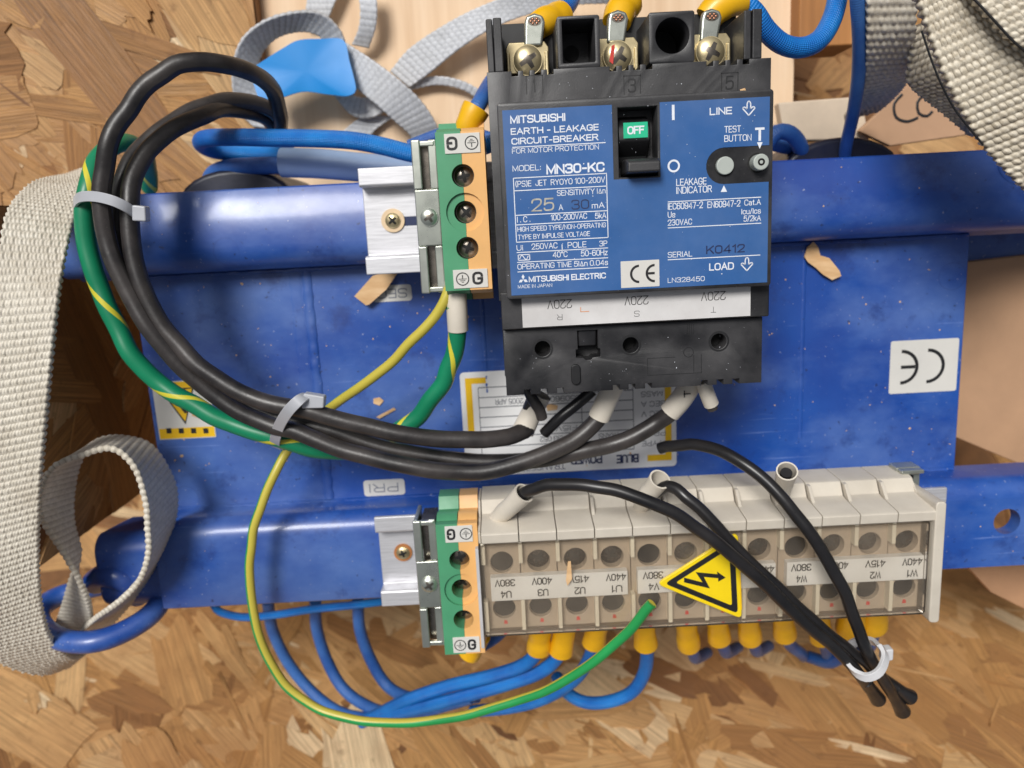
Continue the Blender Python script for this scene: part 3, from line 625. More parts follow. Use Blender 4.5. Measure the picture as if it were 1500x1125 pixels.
# ------------------------------------------------------------------ earth terminals
def half(xa, xb, side, yc, H, hs_, rs):
    """rectangle with half-round notches on its inner side"""
    pts = []
    if side > 0:                                                       # notches on the right edge (left half)
        pts = [(xa, yc-H), (xb, yc-H)]
        for hy_, r in sorted(zip(hs_, rs)): pts += [(xb+(r*math.cos(t)), hy_+r*math.sin(t)) for t in np.linspace(1.5*math.pi, .5*math.pi, 14)]
        pts += [(xb, yc+H), (xa, yc+H)]
    else:
        pts = [(xb, yc-H), (xb, yc+H), (xa, yc+H)]
        for hy_, r in sorted(zip(hs_, rs), reverse=True): pts += [(xa+(r*math.cos(t)), hy_+r*math.sin(t)) for t in np.linspace(.5*math.pi, -.5*math.pi, 14)]
        pts += [(xa, yc-H)]
    return pts
def earth(x0, x1, yc, label, swap, zt=45.0, depth=(9, 9, 9)):
    e = thing('earth_terminal', label, 'terminal', ((x0+x1)/2, yc, 22), 'green and orange earth terminals'); xm = x0+(x1-x0)*(.52)
    H = 23.0; hs_ = [yc+10.5, yc, yc-10.5]
    for nm, xa, xb, side, mt in (('green_half', x0, xm-.03, 1, 'green'), ('orange_half', xm+.03, x1, -1, 'orange')):
        g = G(); lim = (xb-xa)-.25
        plate(g, half(xa, xb, side, yc, H, hs_, [3.3, min(5.6, lim), 3.3]), [], zt-.9, zt)
        plate(g, half(xa, xb, side, yc, H-.1, hs_, [3.3, 3.3, 3.3]), [], zt-10, zt-.95)
        g.exx([(yc-H, 22.8), (yc-H, zt-10.05), (yc+H, zt-10.05), (yc+H, 22.8)], xa, xb)
        for sg in (-1, 1): g.exx([(yc+sg*H, zt-3), (yc+sg*(H+1.4), zt-5), (yc+sg*(H+1.4), zt-8), (yc+sg*(H+.3), zt-8.5), (yc+sg*(H+.3), zt-13), (yc+sg*(H+4.2), zt-15), (yc+sg*(H+4.6), 24), (yc+sg*H, 23)], xa+.1, xb-.1)
        obj(nm, g, mt, e, bevel=.22)
    for i, hy_ in enumerate(hs_):
        obj('screw_well', G().cyl(xm, hy_, zt-10.04, zt-9.9, 3.25, 24), 'darkhole', e)
        screw(e, xm+.1, hy_, zt-3.2-(0 if i != 1 else .8)-depth[i]*.1, 3.05, 1.1, 'steel', rot=.2+i*.5)
    for sg, rot in ((1, True), (-1, False)):
        ya, yb = yc+sg*(H-6.2), yc+sg*(H-.6); lo, hi = min(ya, yb), max(ya, yb)
        xa, xb = x0+2.6, x1-1.2
        if swap: xa, xb = x0+2.9, x1-1.6
        s_ = obj('marker_plate', G().box(xa, lo, zt-.5, xb, hi, zt+.35), 'cream', e, bevel=.12)
        g = G(); w = xb-xa; zz = zt+.4
        gx, sx = (xa+.5, xa+w*.76) if rot else (xa+w*.55, xa+w*.27)
        text(g, 'G', gx, lo+.9, w*.32, hi-lo-1.7, zz, rot, .02)
        R = 2.0; cy = (lo+hi)/2; ringflat(g, sx, cy, R, .32, zz, 30); k = -1 if rot else 1
        g.box(sx-.14, cy, zz-.01, sx+.14, cy+k*1.2, zz+.002)
        for q, wd in ((0, 1.25), (-.5, .8), (-.95, .35)): g.box(sx-wd, cy+k*q-.1, zz-.01, sx+wd, cy+k*q+.1, zz+.004)
        obj('lettering', g, 'kprint', s_)
    return e
earth(-18.6, -4.4, 4.6, 'upper green and orange earth terminal beside the circuit breaker', False)
earth(-27.0, -13.6, -116.0, 'lower green and orange earth terminal at the left end of the terminal strip', True, depth=(1, 30, 30))
# ------------------------------------------------------------------ beige terminal strip
TS = thing('terminal_strip', 'beige terminal strip of twelve terminals under a yellowed clear cover', 'terminal strip', (58, -115, 22))
tx0, tx1 = -13.4, 130.6; NT_ = 12; xs0 = at(735, 823, 44)[0]; xs1 = at(1327, 788, 44)[0]; pit = (xs1-xs0)/11
yr1, yr2 = at(735, 823, 44)[1], at(735, 890, 44)[1]
for i in range(NT_):
    xc = xs0+i*pit; xa, xb = xc-pit/2+.12, xc+pit/2-.12
    mod = G(); mod.exx([(-99, 22.8), (-99, 48.5), (-98.2, 50), (-95.2, 50.4), (-94.6, 49.6), (-93.6, 39.5), (-93, 37.5), (-89.0, 35), (-88.6, 33.5), (-88.4, 22.8)], xa, xb)
    mod.box(xa, -131, 22.85, xb, -99.02, 37.5); mod.exx([(-131.02, 22.8), (-131.02, 40), (-136, 33), (-141, 31), (-141, 22.8)], xa, xb)
    inn = G(); plate(inn, [(xa, -131), (xb, -131), (xb, -99.05), (xa, -99.05)], [circ(xc, yr1, 3.75, 26), circ(xc, yr2, 3.75, 26)], 37.6, 44.5)
    mo = obj('terminal_block', mod, 'beige', TS, bevel=.25); obj('screw_plate', inn, 'beige_in', mo, bevel=.2)
    obj('divider_rib', G().box(xa-.5, -106.5, 44.4, xa+.7, -99.2, 47.6).box(xa-.5, -130, 44.4, xa+.7, -119.5, 47.6), 'beige_lt', mo)
    if i >= 6 or i in (3, 5): obj('wire_guide', G().exx([(-93.8, 41.5), (-89.2, 37.2), (-89.2, 34.5), (-93.8, 36)], xa, xa+1.2), 'beige', mo, bevel=.3)
    for q, yy in enumerate((yr1, yr2)):
        if q == 0 and i not in (0, 4, 8): screw(TS, xc, yy, 41.2, 3.6, 1.3, 'steel2', rot=rng.uniform(0, 1.5))
        else: obj('screw_well', G().cyl(xc, yy, 37.7, 42.6, 3.72, 24), 'dot', TS)
    obj('red_mark', G().exz([(xc-.4, yr2-5.6), (xc+.9, yr2-5.6), (xc+.7, yr2-4.4), (xc-.2, yr2-4.2)], 44.5, 44.62), 'red', mo)
labs = ['380V/U4', '400V/U3', '415V/U2', '440V/U1', '380V/V4', '400V/V3', '415V/V2', '440V/V1', '380V/W4', '400V/W3', '415V/W2', '440V/W1']
for k0 in (0, 4, 8):
    xa, xb = xs0+k0*pit-3.9, xs0+(k0+3)*pit+4.5
    if k0 == 4: xa -= .4
    ym = (yr1+yr2)/2
    s_ = obj('marking_strip', G().box(xa, ym-4.0, 44.55, xb, ym+4.2, 47.4), 'plate_w', TS, bevel=.15); g = G()
    for j in range(4):
        xc = xs0+(k0+j)*pit; a_, b_ = labs[k0+j].split('/')
        text(g, a_, xc-2.6, ym+1.0, 6.6, 2.5, 47.45, True, .01); text(g, b_, xc-.9, ym-3.0, 3.6, 2.5, 47.45, True, .01)
    obj('lettering', g, 'kprint', s_)
cv = G(); ca, cb_, cc, cd = tx0+.6, tx1-.4, -130.5, -99.4
plate(cv, rrect(ca, cc, cb_, cd, .8), [], 48.0, 48.9); cv.box(ca, cc-.6, 40, cb_, cc-.02, 48.8); cv.box(ca-.7, cc, 40, ca-.05, cd, 48.8); cv.box(cb_+.05, cc, 40, cb_+.6, cd, 48.8)
obj('clear_cover', cv, 'clear', TS)
obj('end_plate', G().exz(rrect(tx1+.8, -133.5, tx1+4.2, -92, 1.2), 22.9, 50.5), 'beige', TS, bevel=.5)
obj('end_screw', G().tube([(tx1+5, -113, 40), (tx1+7, -113, 40)], 2.2, 16, dense=False), 'grey_pl', TS, bevel=.3)
obj('spacer_plate', G().box(-14.6, -136, 22.9, -13.5, -101, 47.4), 'grey_pl', TS, bevel=.2)
obj('end_cap', G().exx([(-99, 22.8), (-99, 48), (-95, 48.5), (-93.4, 39), (-89, 35), (-89, 22.8)], -13.3, xs0-pit/2-.1), 'beige', TS, bevel=.3)
obj('end_cap', G().exx([(-99, 22.8), (-99, 48), (-95, 48.5), (-93.4, 39), (-89.6, 35), (-89.6, 22.8)], xs1+pit/2+.1, tx1+.7), 'beige', TS, bevel=.3)
x, y = at(1330, 707, 30); g = G(); g.box(x-4, y-5, 24, x+4, y+5.5, 30).box(x-3.8, y+4, 30, x+3.8, y+5.3, 33)
ec = thing('rail_end_clip', 'small zinc clip at the right end of the long rail', 'clip', (x, y, 24)); obj('clip_body', g, 'zinc', ec, bevel=.3)
g = G(); g.exz([(x-1.6, y-1.5), (x+1.2, y-3), (x+1.8, y+2.5), (x+.2, y+3)], 30, 30.15); obj('slot', g, 'darkhole', ec)
# ------------------------------------------------------------------ circuit breaker
B = thing('circuit_breaker', 'black three pole circuit breaker with blue printed face, switched off', 'circuit breaker', (36, -5, 22))
zs, zf = 60.0, 67.6
A = lambda x, y, z: at(x, y, z)
xL, yT_ = A(713, 106, zs); xR, _ = A(1130, 88, zs); yB_ = A(738, 580, zs)[1]; yS = A(735, 484, zs)[1]
fL, fT = A(727.5, 151, zf); fR, _ = A(1134, 133, zf); fB = A(740, 439, zf)[1]
mL, mB = A(736, 484, 63); mR = A(1127, 462, 63)[0]
notch_t = [A(x, y, zs)[0] for x, y in ((754,104),(771,103),(788,102),(806,101),(898,100),(916,99),(933,98),(951,97),(1040,93),(1058,92),(1075,91),(1093,90))]
notch_b = [A(x, 575, zs)[0] for x in (773,797,821,903,926,950,1032,1055,1078)]
# lower housing and upper shoulder
obj('housing', G().box(xL+.4, yB_+4, 22.9, xR-.4, yT_-1, 52), 'black', B, bevel=.4)
out = [(xL, fB-1), (xR, fB-1), (xR, yT_)]
for nx in sorted(notch_t, reverse=True): out += [(nx+.85, yT_), (nx+.85, yT_-1.3), (nx-.85, yT_-1.3), (nx-.85, yT_)]
out += [(xL, yT_)]
g = G(); plate(g, out, [], 44, zs, .25); up = obj('upper_shoulder', g, 'black', B)
g = G()
for ch, px_, py_ in (('1', 783, 124), ('3', 926, 124), ('5', 1069, 120)):
    a_ = A(px_, py_, zs); pline_w = .28
    for x0_, y0_, x1_, y1_ in ((-2.2, 2.3, 2.2, 2.3), (-2.2, 2.3, -2.2, -2.3), (2.2, 2.3, 2.2, -2.3)):
        g.box(a_[0]+x0_-.12, a_[1]+y0_+.12, zs-.02, a_[0]+x1_+.12, a_[1]+y1_-.12, zs+.03)
    text(g, ch, a_[0]-(.5 if ch == '1' else 1.2), a_[1]-2, .9 if ch == '1' else 2.3, 3.6, zs+.03)
    obj('moulded_number', g, 'black_deep', up); g = G()
# raised face with handle opening and button recess
sl0 = A(905, 158, zf); sl1 = A(962, 257, zf); bt = A(1060, 243, zf); bt2 = A(1114, 238, zf)
pill = [(bt[0]-0*3, bt[1]-4.6)]; 
pill = circ(bt[0], bt[1], 4.7, 16, math.radians(90), math.radians(270))+[(fR-1.6, bt[1]-4.7), (fR-1.6, bt[1]+4.7)]
so_ = [(sl0[0], sl0[1]), (sl0[0], sl1[1]), (sl1[0]+.3, sl1[1]), (sl1[0]+.3, sl0[1])]
g = G(); plate(g, rrect(fL, fB, fR, fT, .9), [so_], 55, zf, .45); obj('face', g, 'black', B)
# printed label with its own cut-outs
bL, bT = A(735.5, 162, zf); bR = A(1127.5, 143, zf)[0]; bB = A(748, 433, zf)[1]
fr0 = A(896, 150, zf); fr1 = A(967, 262, zf)
lab = [(bL, bB), (bR, bB), (bR, bt[1]-4.7)]+[(bt[0]+4.7*math.cos(t), bt[1]+4.7*math.sin(t)) for t in np.linspace(1.5*math.pi, .5*math.pi, 14)]
lab += [(bR, bt[1]+4.7), (bR, bT), (fr1[0]+.1, bT), (fr1[0]+.1, fr1[1]+.4), (fr0[0], fr1[1]+.4), (fr0[0], bT), (bL, bT)]
lb = obj('face_label', G().exz(lab, zf-.02, zf+.16), 'blabel', B); zl = zf+.22
W = G()
def Z4(x, y): return (720+x*.25792, 140+y*.25792)
def Z5(x, y): return (930+x*.25767, 140+y*.25767)
def tz(Z, body, xl, yb, xr, cap, bold=0, gg=None):
    a_ = Z(xl, yb); b_ = Z(xr, yb); ptext(gg or W, body, a_[0], a_[1], b_[0], cap*.258, zl, False, bold)
for it in (('MITSUBISHI', 107,161,421,46,.014), ('EARTH - LEAKAGE', 110,224,610,38,.012), ('CIRCUIT-BREAKER', 114,280,607,38,.012), ('FOR MOTOR PROTECTION', 117,331,610,30),
    ('MODEL:', 120,432,282,34), ('MN30-KC', 312,449,643,56,.018), ('(PS)E  JET  RYOYO 100-200V', 136,520,645,34), ('SENSITIVITY I\u0394n', 372,570,648,32), ('A', 382,652,407,34), ('mA', 570,642,642,34),
    ('I . C .', 145,722,222,34), ('100-200VAC', 337,710,543,34), ('5kA', 588,700,652,34), ('HIGH SPEED TYPE/NON-OPERATING', 148,774,650,28), ('TYPE BY IMPULSE VOLTAGE', 150,819,560,28),
    ('Ui', 143,882,180,32), ('250VAC', 228,875,375,34), ('POLE', 433,867,540,34), ('3P', 613,857,658,32), ('40\u00b0C', 348,921,432,34), ('50-60Hz', 508,914,660,34),
    ('OPERATING TIME 5I\u0394n 0.04s', 148,989,662,32), ('MITSUBISHI ELECTRIC', 212,1061,650,34,.014), ('MADE IN JAPAN', 150,1096,345,20)):
    tz(Z4, it[0], *it[1:5], bold=it[5] if len(it) > 5 else 0)
for it in (('LINE', 425,112,553,42,.012), ('TEST', 508,212,603,38), ('BUTTON', 508,264,663,38), ('LEAKAGE', 235,514,408,40), ('INDICATOR', 235,560,438,40), ('IEC60947-2', 187,650,387,38), ('EN60947-2', 412,640,600,38), ('Cat.A', 622,626,716,34),
    ('Ue', 187,695,230,34), ('Icu/Ics', 605,676,716,32), ('230VAC', 187,740,325,34), ('5/2kA', 618,717,716,34), ('SERIAL', 187,922,327,32), ('LOAD', 422,996,563,42,.012), ('LN328450', 187,1065,397,28)):
    tz(Z5, it[0], *it[1:5], bold=it[5] if len(it) > 5 else 0)
for x1_, y1_, x2_, y2_ in ((118,293,648,268),(125,468,655,443),(130,540,655,515),(136,680,657,654),(138,735,658,708),(141,833,660,806),(143,892,662,865),(146,948,662,921),(148,1002,662,975),
        (125,468,141,833),(655,443,660,806),(401,845,401,875),(152,905,217,902),(152,936,217,933),(152,905,152,936),(217,902,217,933)):
    pline(W, *Z4(x1_, y1_), *Z4(x2_, y2_), zl)
for x1_, y1_, x2_, y2_ in ((187,605,718,577),(187,753,718,725),(187,935,713,905)): pline(W, *Z5(x1_, y1_), *Z5(x2_, y2_), zl)
c0 = Z4(184, 919); a_ = at(*c0, zl); W.tube([(a_[0]-1.2, a_[1]-.4, zl), (a_[0]-.6, a_[1]+.6, zl), (a_[0], a_[1], zl), (a_[0]+.6, a_[1]-.6, zl), (a_[0]+1.2, a_[1]+.4, zl)], .12, 5, flat=.2, step=.3)
a_ = at(*Z5(218, 96), zl); W.box(a_[0]-.35, a_[1]-1.9, zl-.02, a_[0]+.35, a_[1]+1.9, zl)
a_ = at(*Z5(221, 400), zl); ringflat(W, a_[0], a_[1], 1.65, .5, zl)
a_ = at(*Z5(710, 222), zl); W.box(a_[0]-1.25, a_[1]+1.2, zl-.02, a_[0]+1.25, a_[1]+1.8, zl); W.box(a_[0]-.33, a_[1]-1.6, zl-.02, a_[0]+.33, a_[1]+1.2, zl)
a_ = at(*Z5(710, 283), zl); poly(W, [(a_[0]-.75, a_[1]+.8), (a_[0], a_[1]-.9), (a_[0]+.75, a_[1]+.8)], zl)
a_ = at(*Z5(506, 530), zl); poly(W, [(a_[0]-.85, a_[1]-.8), (a_[0]+.85, a_[1]-.8), (a_[0], a_[1]+.9)], zl)
for cc_ in ((648, 72), (637, 958)):                                      # outlined downward arrows
    a_ = at(*Z5(*cc_), zl); k = 1.7
    loop = [(0,-1.05),(-.95,0.0),(-.75,.22),(-.5,.12),(-.28,-.08),(-.28,.6),(-.2,.92),(0,1.05),(.2,.92),(.28,.6),(.28,-.08),(.5,.12),(.75,.22),(.95,0.0),(0,-1.05)]
    for (p0, q0), (p1, q1) in zip(loop[:-1], loop[1:]):
        d = math.hypot(p1-p0, q1-q0); nx, ny = -(q1-q0)/d*.09, (p1-p0)/d*.09
        W.add([(a_[0]+k*(p0-nx), a_[1]+k*(q0-ny), zl), (a_[0]+k*(p1-nx), a_[1]+k*(q1-ny), zl), (a_[0]+k*(p1+nx), a_[1]+k*(q1+ny), zl), (a_[0]+k*(p0+nx), a_[1]+k*(q0+ny), zl)], [(0,1,2,3)])
a_ = at(*Z4(180, 1045), zl)                                            # three lozenge emblem
for t in (90, 210, 330):
    c_, s_ = math.cos(math.radians(t)), math.sin(math.radians(t)); L_, w_ = 1.45, .42
    poly(W, [(a_[0], a_[1]), (a_[0]+c_*L_/2-s_*w_, a_[1]+s_*L_/2+c_*w_), (a_[0]+c_*L_, a_[1]+s_*L_), (a_[0]+c_*L_/2+s_*w_, a_[1]+s_*L_/2-c_*w_)], zl)
obj('lettering', W, 'wprint', lb)
g = G(); tz(Z4, '25', 228, 660, 357, 74, .002, g); obj('stamped_rating', g, 'gprint', lb)
g = G(); tz(Z4, '30', 455, 648, 555, 55, 0, g); obj('stamped_sensitivity', g, 'dprint', lb); g = G(); tz(Z5, 'K0412', 405, 902, 625, 48, .01, g); obj('stamped_serial', g, 'dprint', lb)
o, r_, z = sticker('ce_label', (909,383), (966,419), zf+.17, 'cream', B, .15, .1)
g = G(); ce_mark(g, r_[0]+1.1, r_[1]+1.1, r_[2]-r_[0]-1.6, r_[3]-r_[1]-2.2, z-.02, False, .13); obj('lettering', g, 'kprint', o)
# handle
g = G(); sx0, sx1 = sl0[0]+.25, sl1[0]-1.1; yt, yb_ = sl0[1], sl1[1]
g.exx([(yt-.6, 54), (yt-1.6, 60.5), (yt-3, 64), (yt-5, 65.4), (yt-8.2, 65.6), (yt-9.8, 64.2), (yt-12.0, 61), (yt-15, 60), (yb_+.6, 56), (yb_+.6, 54)], sx0, sx1)
hd = obj('handle', g, 'black_deep', B, bevel=.5)
k0, k1 = A(917, 226, 72), A(964, 256, 74)
g = G(); g.exx([(yt-13.2, 58), (yt-12.9, 66), (yt-13.4, 71.5), (yt-14.2, 73), (yt-16.9, 73.2), (yb_+.7, 69), (yb_+.3, 58)], sl0[0]+1.4, sl1[0]+.1); obj('grip', g, 'black', hd, bevel=.6)
ga, gb = A(913, 180, 65.7), A(949, 201, 65.7)
g = G(); g.box(ga[0], gb[1], 65.3, gb[0], ga[1], 65.75); fl = obj('off_flag', g, 'green_lab', hd)
g = G(); g.exx([(gb[1]-.2, 65.75), (gb[1]-2.6, 62.3), (gb[1]-5, 60.6), (gb[1]-5, 60.2), (gb[1]-2.6, 61.9), (gb[1]-.2, 65.0)], ga[0]+.5, gb[0]-.3); obj('flag_edge', g, plain('deep_green_plastic', rgb(18,84,64), .4), hd)
g = G(); text(g, 'OFF', ga[0]+1.0, (ga[1]+gb[1])/2-1.05, gb[0]-ga[0]-1.9, 2.1, 65.8, False, .02); obj('lettering', g, 'wprint', fl)
obj('slot_back', G().box(sl0[0]+.05, yb_+.1, 50, sl1[0]+.2, yt-.1, 53.5), 'darkhole', B)
# buttons
obj('leakage_indicator', G().cyl(bt[0]+.15, bt[1], zf-1, zf+1.2, 2.35, 28), 'button', B, bevel=.3)
bb = at(1117, 237, zf+3.4); tb = G(); tb.cyl(bb[0]-.3, bb[1]+0, zf-1, zf+3.4, 2.1, 28); tbo = obj('test_button', tb, 'button', B, bevel=.35)
g = G(); ringflat(g, bb[0]-.3, bb[1], .95, .5, zf+3.43, 20); obj('button_slot', g, 'dot', tbo)
g = G(); ringflat(g, bt[0]+.15, bt[1], 2.75, .4, zf+.05, 28); ringflat(g, bb[0]-.3, bb[1], 2.6, .5, zf+.05, 28); obj('button_gap', g, 'darkhole', B)
# lower step with marking strip
obj('middle_step', G().box(mL, mB, 44, mR, fB+1.5, 62.8), 'black', B, bevel=.4)
o, r_, z = sticker('marking_strip', (765.5,443), (1099,462), 62.8, 'strip', B, .05, .35)
x0, y0, x1, y1 = r_; s0 = at(765.5, 480, 63)[1]; 
bpy.data.objects.remove(o)
ya, yb2 = at(765.5, 480, 63.1)[1], fB-.05
ms = obj('marking_strip', G().box(at(765.5, 470, 63)[0], ya, 62.7, at(1099, 450, 63)[0], yb2, 63.15), 'strip', B)
g = G()
for xa_, yb__, xb_ in ((802, 453, 838), (915, 447.5, 950), (1027, 441, 1063)): ptext(g, '220V', xa_, yb__, xb_, 13, 63.2, True, -.008)
for ch, xa_, yb__ in (('R', 816, 469), ('S', 929, 464), ('T', 1041, 458)): ptext(g, ch, xa_, yb__, xa_+8, 8.5, 63.2, True, -.01)
obj('lettering', g, 'kprint', ms)
g = G(); a_ = at(850, 450, 63.2); g.box(a_[0], a_[1]-1.3, 63.15, a_[0]+.2, a_[1], 63.2); g.box(a_[0], a_[1]-1.4, 63.15, a_[0]+2.5, a_[1]-1.2, 63.2); obj('orange_scribble', g, 'orange_ink', ms)
# lower terminal cover with holes, latch window and notched edge
cR = A(1117, 468, zs)[0]; cT = A(735, 484.5, zs)[1]; cB = A(738, 580, zs)[1]
out = [(xL+.7, cT), (cR, cT), (cR, cB)]
for nx in sorted(notch_b, reverse=True): out += [(nx+.95, cB), (nx+.95, cB+1.5), (nx-.95, cB+1.5), (nx-.95, cB)]
out += [(xL+.7, cB)]
holes = [circ(*A(795, 511, zs), 2.25, 26), circ(*A(924, 505.5, zs), 2.25, 26), circ(*A(1053, 500, zs), 2.25, 26)]
a_ = A(861, 500, zs); lw = [(a_[0]-2.9, cT-1.2), (a_[0]-2.9, a_[1]-2.2), (a_[0]-3.5, a_[1]-2.3), (a_[0]-3.5, a_[1]-4.6), (a_[0]-1.3, a_[1]-4.8), (a_[0]-.8, a_[1]-5.4), (a_[0]+.8, a_[1]-5.4), (a_[0]+1.3, a_[1]-4.8), (a_[0]+3.5, a_[1]-4.6), (a_[0]+3.5, a_[1]-2.3), (a_[0]+2.9, a_[1]-2.2), (a_[0]+2.9, cT-1.2)]
g = G(); plate(g, out, holes+[lw], 53, zs, .25); g.box(xL+.7, cB+1.7, 44, cR, cT, 52.9); cvr = obj('terminal_cover', g, 'black', B)
g = G(); g.exx([(cT-1.3, 59), (a_[1]-1.6, 57.5), (a_[1]-2.4, 55.5), (a_[1]-2.4, 53), (cT-1.3, 53)], a_[0]-2.6, a_[0]+2.6); obj('latch', g, 'black', cvr, bevel=.3)
for hx_, hy_ in ((795, 511), (924, 505.5), (1053, 500)):
    c_ = A(hx_, hy_, zs); g = G(); ringflat(g, c_[0], c_[1], 3.0, .55, zs+.04, 28); obj('hole_rim', g, 'black_deep', cvr)
    obj('hole_floor', G().cyl(c_[0], c_[1], 52.95, 53.1, 2.2, 20), 'darkhole', cvr)
c_ = A(843, 548, zs); g = G(); g.exz(rrect(c_[0]-1.3, c_[1]-3.0, c_[0]+1.4, c_[1]+3.0, 1.3), zs-.5, zs+1.0); obj('lug', g, 'black_deep', cvr, bevel=.3)
g = G(); c_ = A(989, 536, zs)
for (x0_, y0_, x1_, y1_) in ((-8, 2.6, -8, -2.4), (-8, -2.4, 7.6, -2.4), (7.6, -2.4, 7.6, 3), (-8, 2.6, 0, 2.6), (5.4, -2.2, 5.4, 2.8)): g.box(c_[0]+x0_-.08, c_[1]+y0_-.08, zs-.02, c_[0]+x1_+.08, c_[1]+y1_+.08, zs+.03)
ringflat(g, c_[0]+3.9, c_[1]+3.8, 1.5, .2, zs+.03, 20)
for i in range(4): g.box(c_[0]+3.5+i*.6, c_[1]+9, zs-.02, c_[0]+3.7+i*.6, c_[1]+12, zs+.03)
obj('moulded_diagram', g, 'black_deep', cvr)
# line side terminals
zt_ = 52.0
obj('terminal_deck', G().box(xL+.6, yT_-1, 23, xR-3.6, A(760, 34, 40)[1], 40), 'black_deep', B, bevel=.3)
def blk(tl, br, z, hole, name):
    a_, b_ = A(*tl, z), A(*br, z); g = G(); plate(g, rrect(a_[0], yT_-.1, b_[0], a_[1], .7), [hole], 44, z, .35); g.box(a_[0]+.1, yT_, 23, b_[0]-.1, a_[1]-.2, 43.9); obj(name, g, 'black', B); return a_, b_
a0, b0 = A(815, 24, zs), A(880, 98, zs); h = rrect(a0[0]+1.4, yT_+1.3, b0[0]-1.4, a0[1]-1.0, .3)
blk((815,24), (880,98), zs, h[::-1], 'barrier_block'); c_ = A(841, 72, 50); obj('barrier_hole', G().cyl(c_[0]-.3, c_[1], 44.0, 44.3, 2.2, 24), 'darkhole', B)
a1, b1 = A(950, 18, zs), A(1018, 95, zs); c_ = A(985, 52, zs); blk((950,18), (1018,95), zs, circ(c_[0], c_[1], 4.5, 30), 'barrier_block'); obj('barrier_hole', G().cyl(c_[0], c_[1], 44.0, 44.3, 4.4, 24), 'darkhole', B)
for tl, br in (((711,27),(738,105)), ((1091,14),(1116,90))):
    a_, b_ = A(*tl, zs), A(*br, zs); g = G(); g.box(a_[0], yT_-.1, 23, a_[0]+(b_[0]-a_[0])*.42, a_[1], zs-.5).box(a_[0]+(b_[0]-a_[0])*.45, yT_-.1, 23, b_[0], a_[1]+.1, zs); obj('barrier_post', g, 'black', B, bevel=.35)
def line_term(px_, py_, rot, lug, lugpts):
    c_ = A(px_, py_, 50); g = G(); g.exz([(c_[0]-6, c_[1]-3.2), (c_[0]+6.1, c_[1]-3.2), (c_[0]+6.1, c_[1]+3.6), (c_[0]+5, c_[1]+5.2), (c_[0]-5, c_[1]+5.2), (c_[0]-6, c_[1]+3.6)], 46, 48.2)
    for s_ in (-1, 1): g.box(c_[0]+s_*5.4-.5, c_[1]-5.2, 44, c_[0]+s_*5.4+.5, c_[1]+2.5, 49)
    obj('clamp_plate', g, 'pass', B, bevel=.35); sc = screw(B, c_[0], c_[1], 49.6, 4.15, 1.9, 'pass', 'steel', rot)
    return c_, sc
c1, s1 = line_term(773, 88, .55, None, None); c2, s2 = line_term(905, 82, 1.0, None, None); c3, s3 = line_term(1041, 76, 1.1, None, None)
c_ = A(897, 82, 51); obj('red_mark', G().exz([(c2[0]-2.6, c2[1]-1.6), (c2[0]-1.6, c2[1]-2.4), (c2[0]-1.0, c2[1]+2.8), (c2[0]-1.9, c2[1]+2.4)], 51.2, 51.5), 'red', s2)
# ------------------------------------------------------------------ cables
def path(pts): return [P(*p) for p in pts]
def wander(p):
    p = np.array(p); q = smooth_path(p, 13.0); k = rng.normal(0, .16, q.shape); k[0] = k[-1] = 0; return q+k
def cable(name, label, pts, r, mat, group=None, n=16, step=1.6, parts=True):
    c = tag(obj(name, G().tube(wander(path(pts)), r, n, step), mat, angle=60), label, 'cable' if 'cable' in name else 'wire', group); return c
GB = 'thick black cables of the load side bundle'
K1 = cable('black_cable', 'thick black cable making the highest arch at top left',
  [(411,200,-26),(410,172,-10),(403,140,2),(385,116,14),(345,98,26),(300,92,34),(258,97,38),(218,124,40),(186,160,42),(160,215,44),(149,280,44),(156,350,44),(178,410,44),(217,478,44),(265,535,43),(318,582,42),(380,616,42),(430,632,43),(500,658,44),(570,677,45),(640,689,45),(710,690,44),(780,672,43),(838,647,41),(876,614,40),(888,588,41),(900,556,42)], 2.75, 'rubber', GB)
K2 = cable('black_cable', 'thick black cable ending in the left white sleeve under the breaker',
  [(402,200,-28),(398,182,-18),(380,168,-8),(340,160,6),(300,167,18),(255,190,28),(218,220,34),(196,255,38),(190,300,41),(192,350,42),(206,415,43),(240,480,43),(290,533,44),(345,571,45),(400,593,46),(450,602,47),(510,618,47),(580,635,47),(650,644,46),(710,645,44),(752,638,41),(770,628,38),(775,610,37),(784,585,38)], 2.75, 'rubber', GB)
K3 = cable('black_cable', 'thick black cable ending in the right white sleeve marked T',
  [(410,206,-30),(409,178,-16),(395,160,-6),(350,148,4),(305,154,14),(255,178,22),(212,212,28),(184,255,34),(172,310,36),(176,370,36),(196,430,37),(235,492,37),(285,545,38),(340,580,38),(400,610,38),(460,624,38),(530,646,38),(610,666,38),(700,676,38),(790,672,38),(860,660,38),(920,642,38),(965,618,39),(990,596,41),(1012,562,43)], 2.75, 'rubber', GB)
def sleeve(parent, pts, r, name='marker_sleeve', txt=None):
    g = G(); g.tube(path(pts), r, 20, 1.2, caps=False, hollow=.16); s_ = obj(name, g, 'sleeve', parent, angle=60); return s_
sleeve(K2, [(766,632,37),(778,606,37),(793,578,38)][::-1], [3.35, 3.4, 3.7]); sleeve(K1, [(877,612,40.3),(888,588,41),(903,556,42)][::-1], [3.4,3.45,3.5])
s_ = sleeve(K3, [(981,604,40.5),(999,583,42),(1016,556,43)][::-1], [3.4,3.45,3.5])
g = G(); a_ = P(1006,577,46.2); g.box(a_[0]-1.0, a_[1]-.15, 46.1, a_[0]+1.2, a_[1]+.15, 46.25).box(a_[0]-.9, a_[1]-1.1, 46.1, a_[0]-.6, a_[1]+1.1, 46.25); obj('lettering', g, 'kprint', s_)
